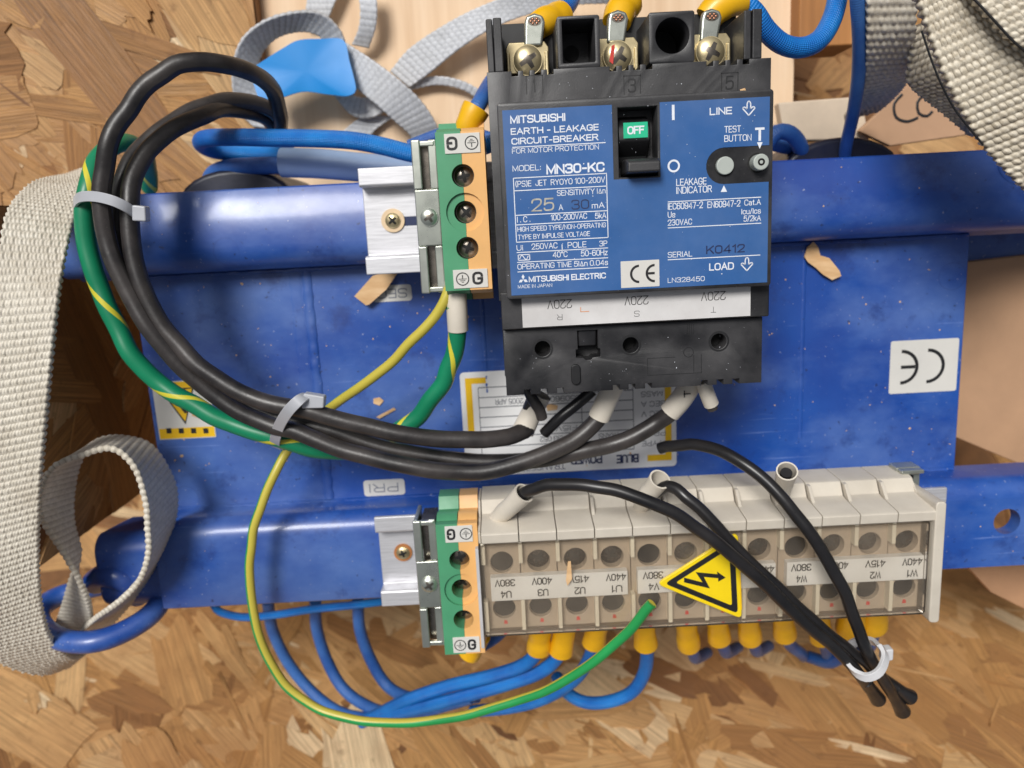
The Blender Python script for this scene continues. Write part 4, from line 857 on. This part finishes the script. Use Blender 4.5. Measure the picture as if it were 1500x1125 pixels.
s_ = thing('black_cable_stub', 'short cut black cable stub hanging over the left white sleeve', 'cable', P(786, 590, 44)); obj('jacket', G().tube(path([(773,568,44),(779,583,45),(790,600,45),(794,612,44)]), 1.75, 14), 'rubber', s_)
obj('copper_core', G().tube(path([(793.5,610,44),(794.6,614,43.8)]), .7, 8, dense=False), 'copper', s_)
s_ = thing('black_cable_stub', 'longer cut black cable stub slanting down left between the white sleeves', 'cable', P(830, 610, 38)); obj('jacket', G().tube(path([(868,572,39),(845,592,39),(820,612,39),(797,635,37)]), 1.85, 14), 'rubber2', s_)
s_ = thing('black_cable_stub', 'cut black cable stub in a white sleeve at the right edge of the breaker cover', 'cable', P(1040, 585, 46)); obj('marker_sleeve', G().tube(path([(1030,560,47),(1036,577,47),(1042,592,46)]), 2.35, 16, caps=False, hollow=.15), 'sleeve', s_); obj('jacket', G().tube(path([(1036,577,47),(1044,599,45.6)]), 1.7, 14), 'rubber', s_)
gyc = cable('green_cable', 'thick green cable with thin yellow spiral running along the black bundle',
  [(219,275,-20),(218,245,-8),(208,222,6),(188,208,16),(160,216,24),(140,240,30),(128,280,36),(124,330,37),(136,395,37),(158,450,37),(190,515,37),(232,560,36),(285,595,36),(340,620,36),(400,640,36),(455,657,34),(510,660,30),(560,645,28),(610,610,29),(648,562,32),(665,520,34),(671,480,36),(668,450,37),(667,415,36)], 2.9, 'gy', step=1.4, n=20)
sleeve(gyc, [(671,484,36),(669,450,37),(667,412,37)], 3.3)
gyt = cable('green_cable', 'thin yellow and green wire looping from the upper earth terminal down to the terminal strip',
  [(664,412,38),(650,440,38),(620,482,37),(575,530,34),(525,568,30),(475,605,24),(435,645,22),(404,690,24),(380,745,27),(368,800,28),(366,850,28),(372,905,28),(388,955,28),(420,1005,28),(470,1040,30),(530,1056,33),(600,1058,36),(680,1048,40),(760,1026,44),(840,990,49),(900,944,53),(940,902,56),(955,884,57)], 1.62, 'gy_thin', step=1.4, n=18)
GP = 'thin black wires tied together at the right'
w1 = cable('black_wire', 'thin black wire arching from the leftmost white sleeve on the terminal strip',
  [(752,738,44),(770,722,50),(800,711,54),(850,711,58),(905,719,61),(960,738,63),(1020,772,64),(1070,812,64),(1120,856,63),(1170,903,61),(1215,943,59),(1247,973,57),(1268,998,52),(1282,1018,46)], 1.95, 'rubber2', GP)
w2 = cable('black_wire', 'thin black wire coming out of the middle white sleeve on the terminal strip',
  [(960,722,46),(978,712,50),(1005,728,54),(1045,768,57),(1090,815,58),(1140,862,58),(1190,908,57),(1235,945,55),(1265,970,52),(1295,995,48),(1328,1017,44)], 1.9, 'rubber2', GP)
w3 = cable('black_wire', 'thin black wire curving down steeply from below the nameplate to the lower right tie',
  [(966,657,30),(985,652,33),(1015,651,38),(1055,660,45),(1100,686,52),(1145,728,57),(1185,778,60),(1220,838,61),(1248,896,60),(1266,944,58),(1280,975,55),(1300,1005,50),(1318,1036,44)], 1.95, 'rubber2', GP)
for w, pts in ((w1, [(1268,998,52),(1286,1024,45)]), (w2, [(1310,1007,46),(1333,1021,43)]), (w3, [(1308,1018,47),(1322,1042,42)])):
    obj('shrink_cap', G().tube(path(pts), [2.0, 2.0, 2.3, 2.7], 14, step=.8), 'rubber2', w)
sleeve(w1, [(724,762,38),(738,750,42),(753,737,46),(768,722,49)], [2.3,3.0,3.0,3.4])
sleeve(w2, [(938,745,38),(945,728,43),(958,714,47),(967,702,50)], [2.4,3.0,3.1,3.5])
es = thing('marker_sleeve', 'empty white marker sleeve standing upright in the terminal strip', 'sleeve', P(1150, 730, 36)); obj('tube', G().tube(path([(1143,738,36),(1147,715,44),(1153,690,52)]), [2.4,2.7,3.3], 18, caps=False, hollow=.14), 'sleeve', es)
obj('inner_wire', G().tube(path([(1146,715,44),(1152,692,50.5)]), 1.8, 12), 'rubber2', es)
# blue wires below the strip
GW = 'blue braided wires below the terminal strip'
def bw(label, pts, r=2.5, mat='bwire', cap=None, group=GW, capr=4.1):
    w = tag(obj('blue_wire', G().tube(path(pts), r, 16, 1.6), mat, angle=60), label, 'wire', group)
    if cap: obj('yellow_cap', G().tube(path(cap), [capr*k_ for k_ in (.94, .97+rng.uniform(-.03,.03), 1.0+rng.uniform(-.04,.04), .96+rng.uniform(-.03,.03), 1.04+rng.uniform(-.03,.05), 1.1)], 20, .9, flat=rng.uniform(.82, 1.0)), 'cap', w, bevel=.3)
    return w
bw('blue wire lying flat along the lower edge of the frame at left', [(312,884,-14),(322,896,-10),(355,904,-8),(400,901,-6),(460,892,-4),(520,886,-4),(570,880,-8)], 1.6)
bw('violet blue wire dropping leftmost below the frame', [(392,880,-22),(400,925,-30),(425,975,-34),(462,1018,-32),(505,1046,-22),(560,1052,-10),(620,1042,0),(690,1022,6)], 2.5, 'bwire2')
bw('violet blue wire dropping second from left below the frame', [(462,880,-20),(464,920,-26),(478,965,-28),(500,1005,-26),(530,1030,-20),(570,1044,-12),(620,1030,-4)], 2.5, 'bwire2')
bw('violet blue wire dropping third from left below the frame', [(524,880,-18),(528,925,-22),(545,970,-24),(568,1005,-22),(600,1022,-14),(650,1028,-6),(700,1020,0)], 2.5, 'bwire2')
bw('blue wire from the first yellow cap right of the orange terminal', [(789,925,24),(786,955,18),(765,975,14),(720,990,10),(660,1004,4),(600,1024,0),(555,1046,-4),(530,1058,-8)], 2.6, cap=[(793,906,28),(789,952,20)])
bw('blue wire from the second yellow cap, bowing low beside the green loop', [(826,925,24),(818,960,18),(790,985,14),(740,1003,10),(680,1020,6),(620,1036,2),(560,1050,-2)], 2.6, cap=[(830,904,28),(822,955,21)])
bw('blue wire from the third yellow cap passing under the green loop', [(872,925,20),(864,962,12),(842,995,6),(800,1022,0),(750,1036,-4),(690,1042,-8)], 2.5, cap=[(878,902,26),(870,942,18)])
bw('blue wire from the fourth yellow cap making a wide U loop', [(944,915,22),(948,950,14),(944,985,6),(925,1014,0),(890,1028,-4),(855,1028,-8),(828,1012,-14),(815,990,-22)], 2.6, cap=[(942,898,27),(946,944,19)])
bw('short blue wire ending in the yellow cap under the orange terminal', [(700,950,0),(730,930,0),(748,905,2)], 2.4, 'bwire2', cap=[(705,930,12),(687,958,8)])
for i, (x, y) in enumerate(((1006,930),(1051,922),(1096,920),(1147,916),(1200,920))):
    bw(['short violet wire under the warning triangle, left of its tip', 'short violet wire in the cap right under the triangle tip', 'short violet wire in the cap just right of the triangle', 'short violet wire in the fourth cap counted from the triangle', 'violet wire in the cap left of the tied black wires'][i],
       [(x, y-15, 16), (x+4, y+12, 6), (x+10, y+28, -4), (x+(28 if i == 3 else 14), y+(42 if i > 2 else 34), -20), (x+30, y+(46 if i > 2 else 26), -45)], 2.5, 'bwire2', cap=[(x-3, y-34, 24), (x+3, y+14, 10)], group='short wires with yellow caps under the strip')
bw('violet wire in the wide yellow cap behind the tied black wires', [(1245,905,16),(1245,935,4),(1236,956,-6),(1215,970,-14),(1185,962,-28)], 2.6, 'bwire2', cap=[(1250,880,22),(1246,920,10)], group='short wires with yellow caps under the strip', capr=5.2)
bw('violet wire in the rightmost yellow cap below the terminal strip', [(1280,900,14),(1278,930,4),(1268,952,-8),(1240,962,-24)], 2.6, 'bwire2', cap=[(1282,876,20),(1279,918,8)], group='short wires with yellow caps under the strip', capr=5.0)
# blue wires above
GA = 'blue wires above the upper bar'
bw('bright blue braided wire folded back at left and running to the upper earth terminal', [(430,226,-22),(370,224,-22),(320,222,-18),(296,212,-10),(300,203,-2),(340,201,4),(400,202,8),(460,203,10),(515,206,12),(560,214,12),(610,226,12),(660,228,12),(720,210,12),(760,196,12)], 2.9, group=GA)
bw('blue wire curving up from the coil into the grey heat shrink tube', [(306,275,-26),(312,256,-20),(334,246,-16),(370,243,-13),(420,243,-12),(520,250,-12),(600,246,-12)], 3.1, 'bwire2', group=GA)
gt = tag(obj('heat_shrink_tube', G().tube(path([(413,238,-10),(470,240,-9),(540,246,-9),(620,250,-9)]), [5.2,5.2,5.0,4.6], 18), 'gtube'), 'pale grey heat shrink tube above the upper rail', 'tube')
bw('blue wire under the yellow cap on top of the upper earth terminal', [(690,185,26),(695,165,28),(704,148,26),(720,120,14),(740,100,0)], 2.5, 'bwire2', cap=[(684,206,26),(686,182,29),(698,158,29)], group=GA, capr=4.0)
bw('dark blue thin wire hidden just above the upper earth terminal', [(600,214,-2),(650,196,0),(690,196,0),(730,206,2)], 2.2, 'bwire2', group=GA)
t3 = bw('bright blue wire curving from the right line terminal of the breaker', [(1060,-2,40),(1082,2,40),(1104,18,40),(1122,44,38),(1145,64,36),(1172,70,34),(1198,60,32),(1216,34,30),(1226,0,28),(1230,-60,24)], 3.0, cap=[(1036,28,42),(1048,14,42),(1068,2,42),(1086,-4,41)], group=GA, capr=4.3)
t2 = bw('blue wire hidden behind the cap of the middle line terminal', [(915,20,34),(925,-10,28),(940,-60,10)], 2.8, cap=[(903,34,42),(908,18,40),(918,4,36)], group=GA, capr=4.4)
t1 = bw('blue wire hidden behind the cap of the left line terminal', [(800,28,34),(830,10,26),(850,-40,10)], 2.8, cap=[(785,40,42),(800,30,40),(822,24,34)], group=GA, capr=4.0)
for w, (px_, py_) in ((t1, (783, 38)), (t2, (904, 33)), (t3, (1040, 31))):
    a_ = A(px_, py_, 47); tgt = A(px_-2, py_+30, 49)
    g = G(); pts = []; g.exz([(tgt[0]-2.6, tgt[1]), (tgt[0]+2.6, tgt[1]), (a_[0]+2.9, a_[1]+0.5), (a_[0]+2.4, a_[1]+2.2), (a_[0], a_[1]+3.0), (a_[0]-2.4, a_[1]+2.2), (a_[0]-2.9, a_[1]+.5)], 46.5, 49.2)
    lug = obj('crimp_lug', g, 'zinc', w, bevel=.8)
    g = G(); g.add([(a_[0]+1.9*math.cos(t), a_[1]+.7+1.25*math.sin(t), 49.26) for t in np.linspace(0, 2*math.pi, 20, endpoint=False)], [tuple(range(20))]); obj('crimp_mouth', g, 'steel', lug)
    g = G()
    for t in range(7):
        rr_ = 0 if t == 6 else 1; g.dome(a_[0]+1.1*rr_*math.cos(t*math.pi/3), a_[1]+.7+.65*rr_*math.sin(t*math.pi/3), 49.25, .38, .3, 8, 3)
    obj('strand_ends', g, 'copper', lug)
bw('long flat blue wire hanging down beside the white strap at top right', [(1252,-60,44),(1256,0,38),(1259,60,30),(1257,115,20),(1250,165,8),(1240,210,-6),(1236,240,-16)], 2.15, 'bwire2', group=GA)
bw('blue wire hump just right of the breaker above the bar', [(1120,215,-6),(1138,194,-6),(1158,196,-7),(1172,214,-12),(1178,245,-24)], 2.8, 'bwire2', group=GA)
bw('blue wire half hidden low behind the breaker right edge', [(1110,205,-16),(1150,215,-18),(1185,222,-26)], 2.6, 'bwire2', group=GA)
# ------------------------------------------------------------------ cable ties
def tie(label, pts, w, head, mat='tie', th=.9):
    t = thing('cable_tie', label, 'cable tie', P(*pts[len(pts)//2]), 'nylon cable ties')
    p = smooth_path(np.array(path(pts)), 1.0); T_ = np.gradient(p, axis=0); T_ /= np.linalg.norm(T_, axis=1)[:, None]
    V = []; F = []
    c = p.mean(0)
    ax = w['axis']; ax = np.array(ax, float); ax /= np.linalg.norm(ax); hw = w['w']/2
    for i in range(len(p)):
        a_ = ax-T_[i]*ax.dot(T_[i]); a_ /= np.linalg.norm(a_); n_ = np.cross(T_[i], a_)
        for s1_, s2_ in ((-1,-1),(1,-1),(1,1),(-1,1)): V.append(p[i]+a_*hw*s1_+n_*th/2*s2_)
    for i in range(len(p)-1):
        for j in range(4): F.append((i*4+j, i*4+(j+1) % 4, (i+1)*4+(j+1) % 4, (i+1)*4+j))
    F += [(3,2,1,0), tuple((len(p)-1)*4+j for j in range(4))]
    obj('strap', G().add(V, F), mat, t, bevel=.15)
    g = G(); h = np.array(P(*head[0])); g.exz([(h[0]+x*head[1], h[1]+y*head[1]) for x, y in head[2]], h[2]-2, h[2]+1.6); obj('head', g, mat, t, bevel=.5); return t
dir1 = np.array(P(160,340,42))-np.array(P(158,280,42))
tie('pale nylon cable tie round the bundle at upper left, head to the right', [(112,312,32),(110,298,38),(118,289,44),(140,288,48),(168,295,49),(192,308,46),(200,318,40),(190,326,33),(150,322,28),(118,318,29),(112,308,33)], {'axis': dir1, 'w': 3.0}, ((206,313,45), 1.0, [(-2.2,-2.0),(1.9,-2.4),(2.3,2.0),(-1.6,2.6)]))
dir2 = np.array(P(470,640,42))-np.array(P(400,610,42))
tie('grey nylon cable tie round the bundle left of the centre, head upwards', [(405,655,33),(403,645,40),(410,622,47),(424,600,52),(440,585,52),(452,580,46),(448,592,36),(430,630,29),(412,654,30),(405,650,36)], {'axis': dir2, 'w': 3.4}, ((462,586,49), 1.0, [(-4.2,-2.2),(2.6,-2.4),(3.2,1.2),(-3.0,2.6)]), 'tie')
dir3 = np.array(P(1290,1000,52))-np.array(P(1240,930,52))
tie('white nylon cable tie holding the three thin black wires at lower right', [(1290,946,56),(1297,962,59),(1288,984,62),(1268,992,62),(1248,980,60),(1238,958,55),(1244,946,48),(1262,938,46),(1280,940,50),(1291,950,57)], {'axis': dir3, 'w': 2.8}, ((1297,957,50), .9, [(-1.6,-2.6),(2.2,-2.0),(2.2,2.4),(-1.4,2.2)]), 'tie_w', 1.3)
# ------------------------------------------------------------------ warning triangle
wt = thing('warning_sign', 'yellow triangular high voltage sign stuck on the clear cover', 'warning sign', P(1045, 850, 51))
zz = 51.0; tri = [np.array(at(*p, zz)) for p in ((962,856), (1081,780), (1087,907))]; cen = sum(tri)/3
def rt3(k, r):
    o_ = []
    pts = [cen+(p-cen)*k for p in tri]
    for i in range(3):
        p, a_, b_ = pts[i], pts[i-1], pts[(i+1) % 3]; u = (a_-p)/np.linalg.norm(a_-p); v = (b_-p)/np.linalg.norm(b_-p)
        for t in np.linspace(0, 1, 5): q = p+u*r*(1-t)**2+v*r*t**2; o_.append(tuple(q))
    return o_
obj('sign_plate', G().exz(rt3(1, 2.2), zz-1.2, zz), 'sign', wt, bevel=.2)
g = G(); plate(g, rt3(.86, 1.8), [rt3(.66, 1.0)], zz-.05, zz+.05); obj('black_border', g, 'kprint', wt)
g = G(); bolt = [(1001,846),(1033,856),(1026,842),(1055,846),(1056,842),(1063,848),(1052,853),(1053,850),(1033,848),(1039,864),(1003,854)]
bolt = [(1002,846),(1029,853),(1019,838),(1051,841),(1050,837),(1063,846),(1052,852),(1052,847),(1031,845),(1040,862),(1002,853)]
plate(g, [at(x, y, zz) for x, y in bolt], [], zz-.04, zz+.06); obj('bolt_symbol', g, 'kprint', wt)
obj('fold_line', G().exz([tuple(at(1081,800,zz)), tuple(at(1083,800,zz)), tuple(at(1087,893,zz)), tuple(at(1085,893,zz))], zz-.02, zz+.03), 'yellow', wt)
# ------------------------------------------------------------------ straps
def ribbon(Lp, Rp, th, pu, pv, amp, nu=5, nv=5, offset=True, vk=.35):
    """woven strap between two edge lines; real ribs and knots on both faces"""
    L_, R_ = np.array(path(Lp)), np.array(path(Rp))
    def dense(a, n):
        s = smooth_path(a, .8); d = np.r_[0, np.cumsum(np.linalg.norm(np.diff(s, axis=0), axis=1))]; t = np.linspace(0, d[-1], n); return np.array([np.interp(t, d, s[:, k]) for k in range(3)]).T
    ls = [np.linalg.norm(np.diff(smooth_path(a, .8), axis=0), axis=1).sum() for a in (L_, R_)]; ln = sum(ls)/2
    n = int(ln/pu*nu); Wd = np.linalg.norm(dense(L_, 50)-dense(R_, 50), axis=1).max(); m = int(Wd/pv*nv)+1
    a_, b_ = dense(L_, n), dense(R_, n); t = np.linspace(0, 1, m)[None, :, None]
    pts = a_[:, None]*(1-t)+b_[:, None]*t
    du = np.gradient(pts, axis=0); dv = np.gradient(pts, axis=1); N = np.cross(du, dv); N /= np.linalg.norm(N, axis=2)[..., None]+1e-9
    U = (np.linspace(0, ln, n)/pu)[:, None]*np.ones((1, m)); V = np.ones((n, 1))*(np.linspace(0, Wd, m)/pv)[None]
    row = np.floor(U); Vo = V+(row % 2)*.5 if offset else V
    hn = np.abs(np.sin(np.pi*U))**.8*(vk+(1-vk)*np.abs(np.sin(np.pi*Vo))**.8); h = hn*amp
    h += rng.normal(0, amp*.06, h.shape)
    h *= 1+.25*np.sin(row*12.9898+np.floor(Vo)*78.233)
    rag = np.zeros((n, m)); 
    front = pts+N*(th/2+h)[..., None] if not np.isscalar(h) else pts
    hb = np.abs(np.sin(np.pi*U))**.8*(vk+(1-vk)*np.abs(np.sin(np.pi*(Vo+.5)))**.8); h2 = hb*amp
    back = pts-N*(th/2+h2)[..., None]
    ew = (a_-b_)/np.linalg.norm(a_-b_, axis=1)[:, None]*(np.abs(np.sin(np.pi*U[:, 0]))*amp*.9)[:, None]
    front[:, 0] += ew; back[:, 0] += ew; front[:, -1] -= ew; back[:, -1] -= ew
    vs = np.vstack([front.reshape(-1, 3), back.reshape(-1, 3)]); g = G(); o_ = n*m
    I = (np.arange(n-1)[:, None]*m+np.arange(m-1)[None]).ravel()
    f1 = np.stack([I, I+1, I+m+1, I+m], 1); f2 = np.stack([I+o_, I+m+o_, I+m+1+o_, I+1+o_], 1)
    k = np.arange(n-1)*m; e1 = np.stack([k, k+m, k+m+o_, k+o_], 1); k2 = k+m-1; e2 = np.stack([k2, k2+o_, k2+m+o_, k2+m], 1)
    j = np.arange(m-1); c1_ = np.stack([j, j+o_, j+1+o_, j+1], 1); j2 = j+(n-1)*m; c2_ = np.stack([j2, j2+1, j2+1+o_, j2+o_], 1)
    fs = np.vstack([f1, f2, e1, e2, c1_, c2_])
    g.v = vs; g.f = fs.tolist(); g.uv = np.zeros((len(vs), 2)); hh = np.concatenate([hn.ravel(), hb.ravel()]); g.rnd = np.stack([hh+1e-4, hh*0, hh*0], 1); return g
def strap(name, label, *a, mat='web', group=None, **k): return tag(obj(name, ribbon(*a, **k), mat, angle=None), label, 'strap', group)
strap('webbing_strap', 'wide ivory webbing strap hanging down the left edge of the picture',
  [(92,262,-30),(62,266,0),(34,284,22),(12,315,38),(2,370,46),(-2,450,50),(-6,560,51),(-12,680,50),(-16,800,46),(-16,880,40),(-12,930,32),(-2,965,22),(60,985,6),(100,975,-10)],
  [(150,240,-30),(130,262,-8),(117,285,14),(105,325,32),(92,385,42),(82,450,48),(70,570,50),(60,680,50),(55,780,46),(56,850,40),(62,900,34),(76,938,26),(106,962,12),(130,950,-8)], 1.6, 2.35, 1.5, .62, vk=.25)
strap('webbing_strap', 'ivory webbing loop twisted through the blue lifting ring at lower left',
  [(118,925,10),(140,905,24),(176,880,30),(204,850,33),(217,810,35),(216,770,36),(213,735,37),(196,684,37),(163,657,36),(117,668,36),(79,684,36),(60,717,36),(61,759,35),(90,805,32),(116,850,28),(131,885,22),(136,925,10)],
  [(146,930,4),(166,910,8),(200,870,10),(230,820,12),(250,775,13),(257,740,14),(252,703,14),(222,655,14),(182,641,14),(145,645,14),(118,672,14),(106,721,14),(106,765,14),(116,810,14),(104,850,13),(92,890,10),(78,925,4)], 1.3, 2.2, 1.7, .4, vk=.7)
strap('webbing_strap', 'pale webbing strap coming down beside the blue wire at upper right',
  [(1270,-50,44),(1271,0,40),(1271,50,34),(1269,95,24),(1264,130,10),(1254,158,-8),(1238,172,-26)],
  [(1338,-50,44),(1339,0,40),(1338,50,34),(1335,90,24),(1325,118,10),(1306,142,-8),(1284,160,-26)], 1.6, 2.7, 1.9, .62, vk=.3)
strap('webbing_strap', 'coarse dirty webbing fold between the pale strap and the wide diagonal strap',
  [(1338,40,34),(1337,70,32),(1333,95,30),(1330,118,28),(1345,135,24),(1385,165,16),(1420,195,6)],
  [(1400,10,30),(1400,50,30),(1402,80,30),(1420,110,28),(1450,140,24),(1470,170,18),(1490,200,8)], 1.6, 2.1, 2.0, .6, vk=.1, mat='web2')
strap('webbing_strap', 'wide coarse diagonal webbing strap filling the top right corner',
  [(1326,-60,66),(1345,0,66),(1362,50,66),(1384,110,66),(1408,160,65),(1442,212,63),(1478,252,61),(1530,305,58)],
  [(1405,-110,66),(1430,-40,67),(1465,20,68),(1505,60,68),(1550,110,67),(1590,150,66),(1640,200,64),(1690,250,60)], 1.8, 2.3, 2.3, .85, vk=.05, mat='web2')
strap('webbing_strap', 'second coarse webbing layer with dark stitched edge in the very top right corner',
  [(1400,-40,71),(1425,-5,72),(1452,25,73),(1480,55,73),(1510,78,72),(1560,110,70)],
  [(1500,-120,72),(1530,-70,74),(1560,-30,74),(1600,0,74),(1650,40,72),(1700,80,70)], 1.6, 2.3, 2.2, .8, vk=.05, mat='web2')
g = G(); g.tube(path([(1408,-20,74.4),(1432,4,75),(1458,32,75.5),(1484,60,75.5),(1512,84,74.6)]), .35, 6); tag(obj('stitching_thread', g, 'kprint'), 'dark thread along the stitched edge of the top right webbing', 'thread')
g = G(); g.tube(path([(1350,45,68),(1366,92,68),(1382,130,68),(1402,165,67),(1440,212,66)]), .3, 6); tag(obj('stitching_thread', g, 'kprint'), 'dark thread along the left edge of the wide diagonal webbing', 'thread')
GS = 'thin grey straps on the plywood'
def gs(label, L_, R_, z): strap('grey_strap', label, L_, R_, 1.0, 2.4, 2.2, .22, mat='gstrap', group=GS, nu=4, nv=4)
gs('grey strap loop curling round the left side of the blue tape', [(372,186,-54),(348,160,-52),(340,110,-48),(352,62,-44),(385,32,-42),(430,18,-42),(470,20,-44),(498,45,-48),(510,80,-52)], [(400,190,-56),(386,160,-56),(376,115,-54),(382,80,-52),(403,56,-50),(432,46,-50),(460,48,-50),(478,62,-52),(486,85,-55)], -50)
gs('grey strap crossing diagonally below the blue tape to the earth terminal', [(505,62,-50),(545,88,-46),(585,118,-44),(618,150,-46),(640,185,-50),(648,215,-56)], [(498,92,-52),(520,125,-50),(555,155,-48),(580,178,-50),(600,196,-52),(612,220,-57)], -50)
gs('grey strap running diagonally up behind the breaker', [(572,105,-56),(600,72,-54),(650,38,-52),(700,12,-50),(760,-10,-48),(840,-20,-46),(920,-22,-44)], [(600,128,-56),(630,106,-54),(672,72,-52),(716,44,-50),(770,22,-50),(845,6,-50),(925,4,-50)], -50)
gs('short grey strap end hanging from the top edge of the plywood', [(520,-30,-50),(528,10,-50),(526,40,-52),(516,65,-55)], [(548,-30,-50),(552,10,-50),(550,40,-52),(540,70,-56)], -50)
gs('grey strap piece behind the loop at the top edge of the plywood', [(455,-30,-56),(450,5,-56),(445,35,-57)], [(505,-30,-56),(490,5,-56),(478,35,-57)], -50)
gs('thin grey strap arc ending beside the breaker', [(600,118,-58),(640,112,-57),(680,120,-57),(715,140,-58)], [(600,132,-58),(640,124,-58),(678,131,-58),(708,150,-59)], -50)
gs('folded grey strap under the diagonal one, right of the blue tape', [(490,140,-58),(515,168,-56),(545,172,-55),(575,155,-55)], [(500,128,-58),(522,142,-57),(545,143,-56),(565,130,-56)], -50)
gs('pale strap end lying above the blue braided wire', [(490,205,-60),(515,182,-59),(540,165,-59)], [(535,210,-60),(550,190,-59),(575,172,-59)], -50)
# blue tape
g = G(); tl = [(370,118),(372,100),(392,86),(415,72),(438,60),(470,57),(502,58),(512,90),(522,132),(510,141),(480,138),(445,134),(412,144),(386,152)]
tl = [tuple(p[:2]) for p in smooth_path(np.array([(x, y, 0.) for x, y in tl+tl[:1]]), 4.0)[:-1]]; c_ = np.mean([at(x, y, -43) for x, y in tl], axis=0)
V = [(*at(x, y, -43), -42.6+.9*math.sin(x*.045+y*.02)) for i, (x, y) in enumerate(tl)]; n_ = len(V)
V2 = V+[(v[0], v[1], v[2]-1.0) for v in V]+[(c_[0], c_[1], -42.3), (c_[0], c_[1], -44.5)]
g.add(V2, [(i, (i+1) % n_, 2*n_)[::-1] for i in range(n_)]+[(n_+i, n_+(i+1) % n_, 2*n_+1) for i in range(n_)]+[(i, (i+1) % n_, n_+(i+1) % n_, n_+i) for i in range(n_)])
tp = obj('blue_tape', g, 'tape', angle=60); tag(tp, 'bright blue piece of tape wrapped over the grey strap', 'tape')
# ------------------------------------------------------------------ wood shavings and dust
def chip(label, pts, z, th=.5, curl=.8):
    g = G(); V = [(*at(x, y, z), z+curl*abs(math.sin(i*1.7))) for i, (x, y) in enumerate(pts)]; n_ = len(V); V += [(v[0], v[1], v[2]-th) for v in V]
    g.add(V, [tuple(range(n_))[::-1], tuple(range(n_, 2*n_))]+[(i, (i+1) % n_, n_+(i+1) % n_, n_+i) for i in range(n_)])
    o = obj('wood_chip', g, 'chip', angle=30); tag(o, label, 'wood chip', 'wood chips fallen on the blue plate')
chip('curled wood chip lying on the plate right of the breaker', [(1183,362),(1190,354),(1198,362),(1200,374),(1214,378),(1228,396),(1231,404),(1218,410),(1204,402),(1194,392),(1182,384),(1178,376)], 1.2, .6, 1.2)
chip('long wood sliver poking out below the upper rail beside SEC', [(519,434),(546,404),(570,396),(584,398),(566,424),(541,446),(536,447)], 3, .5, .5)
chip('small oval wood chip above the tied bundle', [(547,584),(556,582),(562,587),(556,594),(547,591)], .4, .3, .2)
chip('narrow wood splinter pointing right above the thick cables', [(551,611),(577,597),(580,600),(556,613)], .4, .3, .2)
chip('reddish wood splinter crossing the warning sticker', [(282,604),(300,606),(316,614),(314,619),(296,613),(281,609)], .8, .3, .2)
chip('tiny pale splinter on the marking strip of the terminal cover', [(832,823),(836,822),(838,848),(831,858),(829,850)], 49.4, .3, .2)
chip('orange paper scrap on the nameplate beside the cut stub', [(800,594),(806,592),(817,594),(816,600),(802,602)], .6, .2, .1)
chip('small wood chip on the shoulder of the breaker', [(1084,131),(1091,129),(1093,133),(1085,135)], 60.5, .3, .1)
chip('wood crumb on the right end of the long rail', [(1363,738),(1373,733),(1379,742),(1368,744)], 24, .5, .2)
def dust(name, n, box, zf_, r0, r1, mat, zfn=None):
    g = G()
    for i in range(n):
        x, y = rng.uniform(box[0], box[2]), rng.uniform(box[1], box[3]); z = zf_ if zfn is None else zfn(x, y)
        if z is None: continue
        r = rng.uniform(r0, r1)*(1 if rng.random() < .8 else 1.8); a_ = rng.uniform(0, 3.14); e = rng.uniform(.3, 1)
        V = [(x+r*math.cos(a_)*math.cos(t)-r*e*math.sin(a_)*math.sin(t), y+r*math.sin(a_)*math.cos(t)+r*e*math.cos(a_)*math.sin(t), z) for t in np.linspace(0, 2*math.pi, 7, endpoint=False)]
        V.append((x, y, z+r*.7)); g.add(V, [(k, (k+1) % 7, 7) for k in range(7)])
    o = obj(name, g, mat); o['kind'] = 'stuff'; return o
o = dust('sawdust', 170, (-130, -96, 164, -13), .02, .12, .4, 'chip'); tag(o, 'pale sawdust grains scattered on the blue centre plate', 'sawdust')
o = dust('sawdust', 60, (-120, -130, 240, 15), 0, .12, .4, 'chip', lambda x, y: 15.05 if (y > -1 or (y < -107 and x < -55) or (y < -107 and x > 152)) else None); tag(o, 'pale sawdust grains scattered on the blue bars', 'sawdust')
o = dust('sawdust', 150, (0, -48, 70, 40), 0, .05, .13, 'wprint', lambda x, y: (zs+.05 if (y > fT+.5 and y < yT_-2) or (y < cT-1 and y > cB+2) else (zf+.2 if y > fB+1 and y < fT-1 else None))); tag(o, 'fine white dust specks on the breaker face and covers', 'dust')
